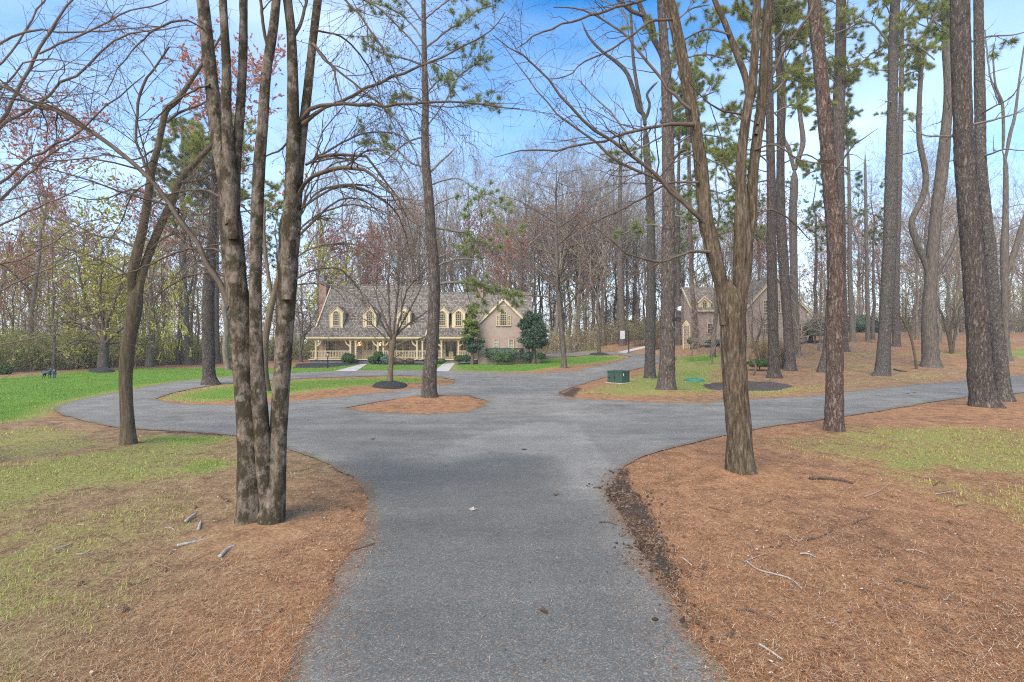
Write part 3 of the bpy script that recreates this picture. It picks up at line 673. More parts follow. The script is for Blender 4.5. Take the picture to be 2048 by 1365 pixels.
# gable ends of both roofs (brick triangles)
ridge_y = 60.9
m = MB()
for x, z, dx in ((XL + .3, 9.0, .25), (XM - .25, 9.0, .25)): m.prism([(x, YW, 3.86), (x, YB, 3.4), (x, ridge_y, z - .1)], (dx, 0, 0))
hpart(m, 'gable_wall', [BRICK])
m = MB(); m.box((XL, YE + .25, -.3), (XM - .2, YW, .40)); m.box((XM - .19, YE + .55, -.3), (-3.7, YW, .38)); hpart(m, 'foundation', [STONE])
m = MB(); m.box((XL - .1, YE + .1, .40), (XM - .2, YW, .47)); m.box((XM - .19, YE + .4, .38), (-3.7, YW, .45)); hpart(m, 'porch_floor', [CREAM2])
m = MB()
for k in range(2): m.box((X_at(711, 54) , YE - .35 * (2 - k) + .1, -.2), (X_at(752, 54), YE + .12, .13 + .14 * k))
hpart(m, 'front_step', [SLATE])
# roofs: stepped shake courses
def courses(mb, x0, x1, a, b, n, shrink0=0, shrink1=0, th=.035):
    """n overlapping courses from lower edge a (y,z) up to b (y,z)"""
    (y0, z0), (y1, z1) = a, b; L = math.hypot(y1 - y0, z1 - z0); ny, nz_ = -(z1 - z0) / L, (y1 - y0) / L
    for k in range(n):
        t0, t1 = k / n, min(1, (k + 1.25) / n)
        p = [(y0 + (y1 - y0) * t0 + ny * th, z0 + (z1 - z0) * t0 + nz_ * th), (y0 + (y1 - y0) * t0, z0 + (z1 - z0) * t0), (y0 + (y1 - y0) * t1, z0 + (z1 - z0) * t1)]
        xa, xb = x0 + shrink0 * t0, x1 - shrink1 * t0
        mb.prism([(xa, q[0], q[1]) for q in p], (xb - xa, 0, 0))
ZR1, ZR2 = 9.05, 8.15
m = MB()
courses(m, XL - .25, XM, (YE - .35, 2.86), (YW - .1, 3.92), 11); courses(m, XL + .05, XM, (YW - .12, 3.90), (ridge_y, ZR1), 30)
courses(m, XL + .05, XM, (YB + .4, 3.3), (ridge_y, ZR1), 26)
m.box((XL + .05, ridge_y - .12, ZR1 - .06), (XM, ridge_y + .12, ZR1 + .05))
rf = hpart(m, 'roof', [SHAKE])
m = MB()
courses(m, XM + .004, -3.0, (YE - .05, 2.86), (YW - .1, 3.88), 11); courses(m, XM + .004, XR, (YW - .12, 3.86), (ridge_y - .4, ZR2), 26)
courses(m, XM + .004, XR, (YB + .1, 3.3), (ridge_y - .4, ZR2), 24)
m.box((XM + .005, ridge_y - .52, ZR2 - .06), (XR, ridge_y - .28, ZR2 + .05))
hpart(m, 'roof', [SHAKE])
# rake trim between the two roofs and at the left end; porch beam and fascia
m = MB()
m.bar((XM + .05, YW - .3, 3.95), (XM + .05, ridge_y, ZR1 - .05), .12, .26); m.bar((XM + .05, YE - .3, 2.86), (XM + .05, YW - .3, 3.9), .12, .26)
m.bar((XL - .02, YW - .2, 3.9), (XL - .02, ridge_y, ZR1 - .05), .12, .26)
m.box((XL - .2, YE - .33, 2.66), (XM - .02, YE - .27, 2.85)); m.box((XL, YE + .02, 2.46), (XM - .03, YE + .2, 2.68))
m.box((XM + .12, YE - .04, 2.66), (-3.05, YE + .02, 2.85)); m.box((XM + .12, YE + .32, 2.46), (-3.6, YE + .48, 2.68))
hpart(m, 'trim', [CREAM])
m = MB(); m.box((XL - .1, YE - .26, 2.69), (XM - .04, YW, 2.73)); m.box((XM + .1, YE + .03, 2.69), (-3.1, YW, 2.73)); hpart(m, 'porch_ceiling', [CREAM2])
def post(u, y, dirs=(1, -1)):
    x = X_at(u, y); m = MB(); m.box((x - .085, y - .085, .45), (x + .085, y + .085, 2.47)); m.box((x - .13, y - .13, .45), (x + .13, y + .13, .62)); m.box((x - .12, y - .12, 2.3), (x + .12, y + .12, 2.46))
    for d in dirs:
        p = [(x + d * .08, 1.95), (x + d * .35, 2.15), (x + d * .52, 2.47), (x + d * .66, 2.47), (x + d * .45, 2.05), (x + d * .08, 1.78)]
        m.prism([(a, y - .05, b) for a, b in p], (0, .1, 0))
    hpart(m, 'porch_post', [CREAM])
for u in (632, 701, 711.5, 756, 767, 834): post(u, YE + .12, (1,) if u in (632, 711.5, 767) else (-1,))
post(845, YE + .12, ()); 
for u in (883, 917): post(u, YE + .42, (-1,) if u == 883 else (1,))
def railing(u0, u1, y):
    x0, x1 = X_at(u0, y), X_at(u1, y); m = MB()
    m.box((x0, y - .05, 1.30), (x1, y + .05, 1.38)); m.box((x0, y - .04, .58), (x1, y + .04, .65))
    k = int((x1 - x0) / .16)
    for i in range(1, k): xx = x0 + (x1 - x0) * i / k; m.box((xx - .025, y - .025, .65), (xx + .025, y + .025, 1.30))
    hpart(m, 'railing', [CREAM])
for a in ((621, 632), (633.7, 699), (768.7, 832.3), (835.7, 843), (847, 854)): railing(*a, YE + .12)
for a in ((862, 881.3), (918.7, 945)): railing(*a, YE + .42)
# front door with side lights, lamps either side, porch windows, french doors
def door(u0, u1, z1, lights, name='door', hx=.5, y=None):
    y = y or YW - .06; x0, x1 = X_at(u0, y), X_at(u1, y)
    m = MB(); m.box((x0, y, .47), (x1, y + .05, z1)); m.box((x0 - .12, y - .03, .47), (x0, y + .05, z1 + .14)); m.box((x1, y - .03, .47), (x1 + .12, y + .05, z1 + .14)); m.box((x0, y - .03, z1), (x1, y + .05, z1 + .14))
    for a, b in ((.3, .49), (.51, .7)):
        m.box((x0 + (x1 - x0) * a + .03, y - .02, .62), (x0 + (x1 - x0) * b - .03, y + .001, 1.25))
    d = hpart(m, name, [CREAM])
    for a, b, za, zb in lights:
        g = MB(); g.box((x0 + (x1 - x0) * a, y - .012, za), (x0 + (x1 - x0) * b, y + .002, zb)); hpart(g, 'glass_pane', [GLASS], d)
    h = MB(); hxx = x0 + (x1 - x0) * hx; h.tube([(hxx, y - .03, 1.32), (hxx, y - .1, 1.32), (hxx + .11, y - .1, 1.32)], .018); hpart(h, 'handle', [BLACKM], d)
    return d
door(726.5, 754.5, 2.45, ((.08, .17, 1.45, 2.2), (.36, .48, 1.45, 2.25), (.52, .64, 1.45, 2.25), (.83, .92, 1.45, 2.2)))
door(889.5, 914.5, 2.4, ((.07, .47, .7, 2.3), (.53, .93, .7, 2.3)))
for u in (719, 760.5):
    m = MB(); x, y = X_at(u, YW - .15), YW - .15
    m.box((x - .05, y + .05, 2.0), (x + .05, YW, 2.2)); m.box((x - .10, y - .09, 2.26), (x + .10, y + .09, 2.3)); m.box((x - .07, y - .07, 1.9), (x + .07, y + .07, 1.93))
    l = hpart(m, 'wall_lamp', [BLACKM]); g = MB(); g.box((x - .06, y - .06, 1.93), (x + .06, y + .06, 2.26)); hpart(g, 'lamp_glass', [LAMPLIT], l)
for u0, u1, c in ((651, 673, 4), (793, 806, 3), (807, 820, 3), (919.5, 927.5, 2), (862, 876, 3)):
    x0, x1 = X_at(u0, YW - .05), X_at(u1, YW - .05)
    hpart(window_mesh((x0 + x1) / 2, YW - .05, .95, 2.35, x1 - x0, c, 4), 'window', [CREAM, GLASS])
# dormers
for u, dy in ((673, 0), (740, 0), (808, 0), (885, .02), (917.5, .02)):
    y = 56.0 + dy; cx = X_at(u, y); hw = .66; zb, ze, za = 3.95, 5.52, 6.22
    def yr(z): return YW - .12 + (z - 3.9) / (ZR1 - 3.9) * (ridge_y - YW + .12) + .25
    m = MB()
    prof = [(cx - hw, zb), (cx + hw, zb), (cx + hw, ze), (cx, za - .05), (cx - hw, ze)]
    b = len(m.v)
    m.poly([(a, y, z) for a, z in prof])
    for s in (-1, 1): m.poly([(cx + s * hw, y, zb), (cx + s * hw, yr(ze) + .1, ze), (cx + s * hw, y, ze)])
    for s in (-1, 1):  # raking boards and corner boards proud of the face
        m.bar((cx + s * (hw + .14), y - .06, ze - .06), (cx + s * .02, y - .06, za - .02), .10, .17)
        m.box((cx + s * hw - .09, y - .03, zb), (cx + s * hw + .02, y, ze - .05)); m.box((cx + s * hw + (0 if s > 0 else -.16), y - .04, ze - .09), (cx + s * hw + (.16 if s > 0 else 0), yr(ze), ze))
    m.box((cx - hw - .05, y - .05, zb - .1), (cx + hw + .05, y + .02, zb + .02))
    d = hpart(m, 'dormer', [CREAM2])
    r = MB()
    for s in (-1, 1):
        p = [(cx + s * (hw + .2), y - .15, ze - .04), (cx, y - .15, za + .06), (cx, yr(za) + .4, za + .06), (cx + s * (hw + .2), yr(ze) + .2, ze - .04)]
        r.prism(p, (0, 0, -.07))
    hpart(r, 'dormer_roof', [SHAKEB], d)
    hpart(window_mesh(cx - .02, y - .055, 4.12, 5.72, .74, 3, 5, arched=True, fw=.07), 'window', [CREAM, GLASS], d)
# projecting gable wing
YG = 53.0; gx0, gx1 = X_at(956, YG), X_at(1060, YG); gcx = X_at(1006.5, YG); zap = Z_at(598, YG); 
zl = zap - (gcx - gx0) * 1.0; zr = zap - (gx1 - gcx) * 1.0
m = MB(); m.prism([(gx0, YG, -.4), (gx1, YG, -.4), (gx1, YG, zr), (gcx, YG, zap), (gx0, YG, zl)], (0, 7.5, 0))
hpart(m, 'wing_wall', [BRICK])
m = MB()
for s, xe, ze in ((-1, gx0 - .12, zl - .1), (1, gx1 + .12, zr - .1)):
    n = 20
    for k in range(n):
        t0, t1 = k / n, min(1, (k + 1.3) / n)
        a = (xe + (gcx - xe) * t0, ze + (zap - ze) * t0 + .10); a2 = (a[0], a[1] + .05); b = (xe + (gcx - xe) * t1, ze + (zap - ze) * t1 + .10)
        m.prism([(a[0], YG - .22, a[1]), (a2[0], YG - .22, a2[1]), (b[0], YG - .22, b[1])], (0, 8.0, 0))
hpart(m, 'wing_roof', [SHAKE])
m = MB()
for xe, ze in ((gx0 - .16, zl - .14), (gx1 + .16, zr - .14)):
    m.bar((xe, YG - .17, ze), (gcx, YG - .17, zap - .01), .07, .24); m.bar((xe, YG - .08, ze - .10), (gcx, YG - .08, zap - .14), .10, .10)
    m.box((min(xe, xe + .2), YG - .2, ze - .2), (max(xe, xe + .25), YG + .2, ze + .05))
hpart(m, 'gable_trim', [CREAM2])
m = MB(); m.box((gcx - .3, YG - .03, zap - .78), (gcx + .3, YG + .01, zap - .70)); hpart(m, 'gable_vent', [CREAM2])
zs0, zs1 = Z_at(651, YG), Z_at(621.5, YG)
hpart(window_mesh(gcx + .02, YG - .04, zs0, zs1, .80, 3, 5, arched=True, fw=.08), 'window', [CREAM, GLASS])
for s in (-1, 1): hpart(window_mesh(gcx + .02 + s * .60, YG - .035, zs0, zs0 + .98, .30, 2, 4, fw=.07), 'window', [CREAM, GLASS])
for u in (963.5, 991.5, 1022, 1051):
    hpart(window_mesh(X_at(u, YG), YG - .04, Z_at(706, YG), Z_at(679.5, YG), .60, 3, 4, fw=.08), 'window', [CREAM, GLASSC])
m = MB()
for u in (963.5, 991.5, 1022, 1051): m.box((X_at(u, YG) - .36, YG - .015, Z_at(679, YG) + .09), (X_at(u, YG) + .36, YG + .01, Z_at(677, YG) + .16))
hpart(m, 'lintel', [BRICKR])
# chimneys
m = MB(); m.box((X_at(640, 61), 60.6, -.3), (X_at(655, 61), 61.9, 9.3)); m.box((X_at(638.5, 61), 60.5, 9.3), (X_at(656.5, 61), 62.0, 9.5))
ch = hpart(m, 'chimney', [BRICKR]); m = MB(); m.box((X_at(640, 61), 60.7, 9.5), (X_at(650, 61), 61.7, 10.15)); m.box((X_at(639, 61), 60.6, 10.15), (X_at(651, 61), 61.8, 10.25)); hpart(m, 'chimney_pot', [GREYM], ch)
m = MB(); m.box((X_at(953.5, 60), 59.6, 6.0), (X_at(966.5, 60), 60.5, 8.9)); m.box((X_at(952.6, 60), 59.5, 8.9), (X_at(967.4, 60), 60.6, 9.05)); m.box((X_at(953, 60), 59.55, 6.9), (X_at(967, 60), 60.55, 7.25)); hpart(m, 'chimney', [BRICKR])
# small cream gate wall at the right end
m = MB(); m.box((X_at(1071, 53.5), 53.4, .1), (X_at(1080, 53.5), 53.6, 1.25)); hpart(m, 'side_gate', [CREAM])

# ------------------------------------------------------------ carriage house up the slope
YC = 60.0; cz = float(hgt(33, 60)) - .1
car = thing('carriage_house', 'brick carriage house with cream gable trim half hidden behind the pines', 'house', (31, YC, cz)); CO = (-31, -YC, -cz)
def cpart(mb, name, mats, parent=None):
    return mb.build(name, mats, parent or car, loc=CO if parent is None else (0, 0, 0))
ax, az = X_at(1550, YC), Z_at(552, YC); x0, x1 = X_at(1486, YC), X_at(1614, YC); ez = az - (x1 - ax) * 1.08
m = MB(); m.prism([(x0, YC, cz - .6), (x1, YC, cz - .6), (x1, YC, ez), (ax, YC, az), (x0, YC, ez)], (0, 11, 0)); cpart(m, 'wall', [BRICK])
xl0 = X_at(1386, YC + 2); 
m = MB(); m.box((xl0, YC + 2, cz - .6), (x0, YC + 9, Z_at(618, YC + 2))); m.prism([(xl0, YC + 2, Z_at(618, 62)), (xl0, YC + 9, Z_at(618, 62)), (xl0, YC + 5.5, Z_at(577, 65))], (.25, 0, 0)); cpart(m, 'wing_wall', [BRICK])
m = MB()
for s, xe in ((-1, x0 - .35), (1, x1 + .35)):
    ze = ez - .38
    for k in range(22):
        t0, t1 = k / 22, min(1, (k + 1.3) / 22); a = (xe + (ax - xe) * t0, ze + (az - ze) * t0 + .1); b = (xe + (ax - xe) * t1, ze + (az - ze) * t1 + .1)
        m.prism([(a[0], YC - .3, a[1]), (a[0], YC - .3, a[1] + .05), (b[0], YC - .3, b[1])], (0, 11.6, 0))
courses(m, xl0 - .3, x0 - .1, (YC + 1.7, Z_at(621, 62)), (YC + 5.5, Z_at(575, 65.5)), 22); courses(m, xl0 - .3, x0 - .1, (YC + 9.4, Z_at(618, 62) - .3), (YC + 5.5, Z_at(575, 65.5)), 22)
cpart(m, 'roof', [SHAKE])
m = MB()
for xe in (x0 - .38, x1 + .38):
    m.bar((xe, YC - .22, ez - .42), (ax, YC - .22, az), .1, .26); m.box((min(xe, xe + (.5 if xe < ax else -.5)), YC - .2, ez - .62), (max(xe, xe + (.5 if xe < ax else -.5)), YC, ez - .38))
m.box((xl0 - .3, YC + 1.62, Z_at(622, 62) - .12), (x0 - .4, YC + 1.7, Z_at(622, 62) + .06)); m.bar((xl0 - .25, YC + 1.7, Z_at(622, 62)), (xl0 - .25, YC + 5.5, Z_at(576, 65.5)), .1, .24)
cpart(m, 'trim', [CREAM])
for u, v0, v1, w in ((1531, 625, 602, .55), (1557, 625, 602, .55), (1531, 668, 648, .7), (1597, 675, 650, .7), (1420, 668, 648, .7)):
    y = (YC if u > 1490 else YC + 2) - .04
    cpart(window_mesh(X_at(u, y), y, Z_at(v0, y), Z_at(v1, y), w, 2, 4, fw=.08), 'window', [CREAM, GLASS])
y = YC + 2.1; cx = X_at(1409, y); zb, ze, za = Z_at(626, y), Z_at(605, y), Z_at(594, y); hw = .75
m = MB(); m.prism([(cx - hw, y, zb), (cx + hw, y, zb), (cx + hw, y, ze), (cx, y, za), (cx - hw, y, ze)], (0, 2.2, 0))
for s in (-1, 1): m.bar((cx + s * (hw + .12), y - .08, ze - .08), (cx, y - .08, za + .04), .1, .16)
d = cpart(m, 'dormer', [CREAM2]); cpart(window_mesh(cx, y - .06, Z_at(624, y), Z_at(600, y), .6, 2, 4, arched=True, fw=.07), 'window', [CREAM, GLASS], d)
r = MB()
for s in (-1, 1): r.prism([(cx + s * (hw + .2), y - .1, ze - .06), (cx, y - .1, za + .08), (cx, y + 2.6, za + .08), (cx + s * (hw + .2), y + 2.6, ze - .06)], (0, 0, -.06))
cpart(r, 'dormer_roof', [SHAKEB], d)
# gabled cream entrance surround left of the carriage house
y = YC - .6; cx = X_at(1372.5, y); z0 = float(hgt(cx, y)); w = .36
m = MB()
for s in (-1, 1): m.box((cx + s * w - .06, y - .06, z0), (cx + s * w + .06, y + .06, Z_at(652, y)))
m.prism([(cx - w - .12, y - .08, Z_at(652, y)), (cx + w + .12, y - .08, Z_at(652, y)), (cx, y - .08, Z_at(641, y))], (0, .16, 0))
ar = thing('garden_arbor', 'narrow pale cream lattice arbor with pointed top beside the carriage house', 'arbor', (cx, y, z0))
m.build('frame', [CREAM2], ar, loc=(-cx, -y, -z0)); l = MB()
for k in range(1, 9): zz = z0 + (Z_at(652, y) - z0) * k / 9; l.box((cx - w, y - .02, zz - .02), (cx + w, y + .02, zz + .02))
for k in (-1, 0, 1): l.box((cx + k * .14 - .02, y - .03, z0), (cx + k * .14 + .02, y - .021, Z_at(652, y)))
l.build('lattice', [CREAM], ar, loc=(-cx, -y, -z0))
# ------------------------------------------------------------ trees
def stem(pts, y, K=None, sway=0.0, dy=0.0, yrange=None):
    """traced (u, v, width px) -> centre line and radii, in the world, with a gentle sway in depth"""
    p = np.array([q[:3] for q in pts], float); n = len(p); p[:, 2] *= .89
    L = np.linalg.norm(np.diff(p[:, :2], axis=0), axis=1); s = np.concatenate([[0], np.cumsum(L)]) / max(L.sum(), 1)
    ys = y + dy * s + sway * np.sin(s * 3.0)
    if yrange: ys = yrange[0] + (yrange[1] - yrange[0]) * s
    Wp = np.stack([(p[:, 0] - CU) / F * ys, ys, CAMZ - (p[:, 1] - CV) / F * ys, p[:, 2] / F * ys * .5], 1)
    L = np.linalg.norm(np.diff(Wp[:, :3], axis=0), axis=1).sum()
    q = catmull(Wp, K or int(max(12, min(170, L / (.05 if y < 10 else .11)))))
    return q[:, :3], np.maximum(q[:, 3], .002)
class TreeB:
    def __init__(s, name, label, cat, base, bark, twig, sides=18, group=None, y=None, seed=1):
        x, yy = gpix(*base) if y is None else ((base[0] - CU) / F * y, y)
        s.y = yy; s.o = np.array([x, yy, float(hgt(x, yy))]); s.bark, s.twig, s.S, s.seed = bark, twig, sides, seed
        s.root = thing(name, label, cat, tuple(s.o), group); s.lw = .70; s.trunk = []; s.limbs = []; s.lv = []; s.rg = np.random.default_rng(seed); s.fol = {}
    def stem(s, pts, lump=.08, furrow=0., flare=0., sway=0., dy=0., sides=None, extend=0.0, zs=1.2, ff=9, keep=True):
        P, R = stem(pts, s.y, sway=sway, dy=dy)
        if flare: P = np.vstack([P[0] + (P[0] - P[1]) * 2.0 * np.array([0, 0, 1]), P]); R = np.concatenate([[R[0] * 1.02], R])
        else: R = R * (.62 + .38 * sstep(0, .16, np.linspace(0, 1, len(R))))
        R = R * (1 - .8 * sstep(.90, 1, np.linspace(0, 1, len(R))))
        s.trunk.append(trunk_mesh(P - s.o, R, sides or s.S, lump, furrow, flare, s.seed + len(s.trunk), zs, ff)); s.stemP = (P, R)
        if keep:
            i = np.linspace(0, len(R) - 1, 24); P2 = np.stack([np.interp(i, np.arange(len(R)), P[:, k]) for k in range(3)], 1)
            s.stems = getattr(s, 'stems', []) + [(P2, np.interp(i, np.arange(len(R)), R))]
        return s
    def limb(s, pts, dy=0., sway=0.):
        P, R = stem(pts, s.y, K=18, dy=dy, sway=sway); L = np.linalg.norm(P[-1] - P[0])
        kink = s.rg.normal(0, .003 * L, (18, 3)); kink[0] = kink[-1] = 0; kink[1] *= .4
        s.limbs.append((P + kink, np.maximum(R * s.lw, .003))); return s
    def auto(s, src, dens, t0, t1, ang, L, K=10, up=.1, jit=.12, rr=.45, flat=0., tap=.2, var=.3, falloff=.5):
        """main branches off the stems by absolute length"""
        P = np.array([q[0] for q in src]); R = np.array([q[1] for q in src])
        Q, r = spawn(P, R, dens, t0, t1, ang, 1, K, up, jit, rr, lmin=L * (1 - var), lmax=L * (1 + var), rg=s.rg, flat=flat, tap=tap, rmin=.006)
        s.limbs += [(catmull(np.column_stack([a, b]), 18)[:, :3], catmull(np.column_stack([a, b]), 18)[:, 3]) for a, b in zip(Q, r)]; return s
    def grow(s, levels, min_r=.0022):
        P = np.array([q[0] for q in s.limbs]); R = np.array([q[1] for q in s.limbs]); s.lv = [(P, R)]
        for lv in levels:
            P, R = spawn(*s.lv[-1] if not lv.get('src') else s.lv[lv['src'] - 1], lv['d'], lv.get('t0', .15), lv.get('t1', 1), lv.get('a', 45), lv.get('r', .5), lv.get('K', 5), lv.get('up', 0), lv.get('j', .15), lv.get('rr', .55), min_r, lmin=lv.get('lmin', .12), lmax=lv.get('lmax', 3), rg=s.rg, flat=lv.get('flat', 0))
            s.lv.append((P, R))
        return s
    def leaf(s, name, mat, V, T): s.fol[name] = (V - s.o, T, mat); return s
    def done(s, crown_sides=(6, 4, 3, 3, 3)):
        V, Q = merge(s.trunk); link('trunk', npmesh('trunk', V, Q), s.bark, s.root)
        if s.lv:
            parts = [tubes(P - s.o, R, crown_sides[min(k, 4)]) for k, (P, R) in enumerate(s.lv) if len(R)]
            V, Q = merge(parts); link('crown', npmesh('crown', V, Q), s.twig, s.root)
        for n, (V, T, m) in s.fol.items(): link(n, npmesh(n, V, [T], False), m, s.root)
        return s.root
def buds(t, n, size, level=-1, mat=None, name='buds', t0=.2):
    p, _ = along(t.lv[level][0], n, t.rg, t0); return t.leaf(name, mat, *leaves(p, size, t.rg))
def pine_tufts(t, n, k, ln, wd, mat, levels=(-1,), t0=.3, name='needles', zmin=None, lowpts=None):
    ps, ds = [], []
    for l in levels:
        p, d = along(t.lv[l][0], n, t.rg, t0); ps.append(p); ds.append(d)
    p = np.concatenate(ps); d = np.concatenate(ds)
    if zmin is not None: kp = (p[:, 2] > zmin) if lowpts is None else ((p[:, 2] > zmin) | (np.linalg.norm(p[:, None] - lowpts[None], axis=2).min(1) < .9)); p, d = p[kp], d[kp]
    if len(p) == 0: return t
    return t.leaf(name, mat, *tufts(p, _norm(d + np.array([0, 0, .25])), k, ln, wd, t.rg))

# --- 1. mossy multi-stemmed maple, front left
t = TreeB('maple_tree', 'mossy grey maple with several stems on one thick foot, left of the drive', 'tree', (520, 1058), B_MOSSY, TW_BROWN, 26, seed=3)
mm = dict(lump=.09, furrow=.07, zs=1.2, ff=6)
t.stem([(497,1068,58),(498,1010,52),(499,950,50),(497,880,49),(490,780,47),(481,680,48),(474,590,50),(467,500,49),(461,430,44),(457,370,38),(454,300,26)], flare=.24, dy=.12, **mm)
t.stem([(536,1060,52),(533,1010,42),(529,950,42),(523,860,36),(516,760,31),(512,660,28),(511,560,27),(513,450,26),(518,340,25),(526,240,23),(532,150,22),(545,70,20),(553,0,18),(562,-90,15),(575,-190,9)], dy=-.25, **mm)
t.stem([(541,1050,58),(549,1000,47),(553,950,42),(557,870,38),(561,777,38),(570,642,40),(577,540,44),(580,450,42),(584,380,26)], flare=.22, dy=.15, **mm)
t.stem([(463,450,40),(452,350,38),(434,255,34),(425,180,31),(416,100,28),(405,0,26),(393,-90,22),(380,-200,12)], dy=.3, **mm)
t.stem([(466,470,34),(461,370,30),(456,280,25),(452,220,22),(453,150,20),(449,60,18),(446,0,17),(444,-80,15),(440,-180,9)], dy=-.25, **mm)
t.stem([(468,480,36),(468,370,28),(474,295,22),(481,210,20),(485,120,19),(487,40,18),(487,0,18),(492,-80,15),(500,-180,9)], dy=.1, **mm)
t.stem([(574,600,36),(579,480,38),(583,380,31),(586,300,28),(586,200,25),(583,80,20),(575,0,20),(564,-90,17),(552,-190,9)], dy=-.1, **mm)
t.stem([(577,600,36),(585,480,36),(594,370,27),(602,290,23),(613,200,20),(624,100,18),(636,0,18),(650,-90,15),(668,-190,9)], dy=.2, **mm)
t.limb([(461,615,26),(440,565,20),(415,520,17),(388,488,16),(362,440,16),(330,395,15),(285,345,14),(240,310,14),(190,270,14),(160,252,14),(110,222,13),(75,205,12),(35,185,11),(0,172,10),(-70,145,8),(-150,130,4)], dy=.4)
t.limb([(592,405,22),(612,365,17),(640,345,15),(668,338,14),(700,336,13),(735,345,11),(770,375,9),(797,395,8),(830,440,7),(850,485,4)], dy=-.5)
t.limb([(603,240,18),(625,215,13),(650,207,11),(690,208,11),(735,210,10),(780,212,9),(830,207,8),(885,202,7),(940,206,6),(1000,214,5),(1040,218,3)], dy=-.7)
t.limb([(604,250,16),(640,222,11),(680,203,10),(725,182,9),(770,160,9),(815,145,8),(850,128,7),(890,115,6),(930,90,5),(985,60,4),(1010,25,3)], dy=.5)
t.limb([(597,395,16),(615,350,12),(637,315,12),(665,310,11),(700,312,10),(732,314,9),(760,350,8),(790,390,6),(815,440,5),(830,500,3)], dy=.4)
t.limb([(626,88,12),(650,120,10),(665,132,9),(672,160,7),(680,190,5),(695,230,3)], dy=-.5)
t.limb([(655,125,8),(690,155,7),(740,190,6),(790,240,5),(825,295,4),(850,360,2)], dy=-.9)
t.limb([(590,70,11),(600,50,10),(610,15,9),(622,-60,7)], dy=.2)
t.limb([(535,92,11),(527,55,10),(521,0,9),(512,-80,6)], dy=-.3)
t.limb([(640,-30,9),(700,10,7),(760,90,6),(800,170,4),(815,260,2)], dy=-.6)
t.limb([(640,-20,9),(690,-10,7),(760,20,6),(830,90,5),(870,190,3),(890,260,2)], dy=-1.2)
t.limb([(590,270,8),(560,300,6),(540,310,5),(500,330,4),(430,345,3)], dy=.8)
t.limb([(470,520,9),(430,500,7),(370,500,6),(300,530,5),(220,560,3)], dy=1.2)
t.limb([(600,470,10),(640,430,8),(680,400,6),(720,400,5),(770,430,3)], dy=.9)
t.limb([(408,60,9),(370,40,7),(310,60,6),(250,120,4),(210,190,3)], dy=-.6)
for L, dy in (([(600,420,14),(650,385,11),(700,372,9),(760,395,7),(800,440,5),(825,520,3)], 1.5), ([(590,560,8),(630,540,6),(680,540,5),(720,580,3)], .8), ([(612,330,9),(660,300,7),(720,270,6),(780,265,4),(830,290,3)], 1.8),
              ([(470,560,9),(420,545,7),(360,560,5),(300,600,3)], .9), ([(455,400,9),(400,380,7),(340,390,5),(280,430,3)], 1.6), ([(690,335,7),(740,300,6),(790,320,4),(830,380,3)], -.8), ([(420,170,8),(370,190,6),(310,240,4),(280,310,2)], .8), ([(630,60,8),(690,80,6),(740,140,5),(770,220,3)], 1.2)):
    t.limb(L, dy)
t.grow([dict(d=5.5, t0=.15, a=44, r=.5, K=8, up=-.06, j=.2, lmin=.5, lmax=1.9, flat=.2, rr=.45), dict(d=7.5, a=38, r=.6, K=6, up=-.11, j=.16, lmin=.3, lmax=1.1, rr=.5), dict(d=7, a=36, r=.6, K=4, up=-.10, lmin=.15, lmax=.6, rr=.7)], .0022)
buds(t, 2, .010, -1, L_BROWN); t.done()

# --- 2. slim forked maple, left
t = TreeB('maple_tree', 'slim brown tree that forks in two, at the near edge of the loop drive', 'tree', (257, 893), B_YOUNG, TW_BROWN, 20, seed=5)
k2 = dict(lump=.05, furrow=.05, zs=.8, ff=7)
t.stem([(257,900,40),(256,870,31),(254,830,28),(251,760,26),(256,690,28),(266,640,29),(271,600,32),(272,580,24),(273,566,8)], flare=.12, **k2)
t.stem([(265,605,26),(263,560,23),(276,500,20),(289,440,18),(298,380,17),(306,330,15),(316,295,13),(325,250,13),(333,220,13),(355,200,12),(380,165,9),(397,140,8),(412,118,6),(432,90,5),(450,55,4),(462,20,3)], dy=-.4, **k2)
t.stem([(278,610,24),(282,560,18),(301,500,17),(326,440,16),(345,400,15),(361,360,14),(393,323,13),(415,300,11),(432,283,10),(470,250,7),(500,235,4)], dy=.5, **k2)
t.limb([(300,368,10),(290,330,9),(275,290,8),(273,240,8),(278,200,8),(290,165,8),(302,148,7),(318,125,6),(330,105,6),(343,92,5),(355,95,3)], dy=.2)
t.limb([(312,143,5),(290,110,4),(250,70,4),(220,20,3),(200,-30,2)], dy=.6)
t.limb([(333,245,9),(360,225,8),(400,210,6),(440,190,4)], dy=.4); t.limb([(363,365,9),(400,360,8),(440,340,6),(490,320,4)], dy=.6)
t.limb([(263,565,7),(240,540,6),(200,520,5),(140,500,4),(60,490,3)], dy=-.6); t.limb([(275,500,7),(240,480,6),(190,470,5),(120,440,4),(40,430,2)], dy=.8)
t.limb([(262,640,5),(220,620,4),(150,640,3),(60,660,2)], dy=1.2); t.limb([(300,500,7),(340,470,6),(390,470,5),(450,490,3)], dy=.7)
t.limb([(326,440,7),(360,420,6),(400,430,5),(450,420,3)], dy=-.7); t.limb([(297,390,7),(260,380,6),(200,400,4),(130,390,3)], dy=-.8); t.limb([(316,295,6),(270,320,5),(210,310,4),(150,330,2)], dy=1)
t.grow([dict(d=4.5, t0=.12, a=40, r=.6, K=8, up=-.01, j=.14, lmin=.6, lmax=2.4, flat=.25, rr=.45), dict(d=4.4, a=36, r=.55, K=6, up=-.02, j=.1, lmin=.4, lmax=1.3), dict(d=5.5, a=34, r=.5, K=4, lmin=.2, lmax=.8, rr=.7)], .003)
buds(t, 1, .014, -1, L_BROWN); t.done()

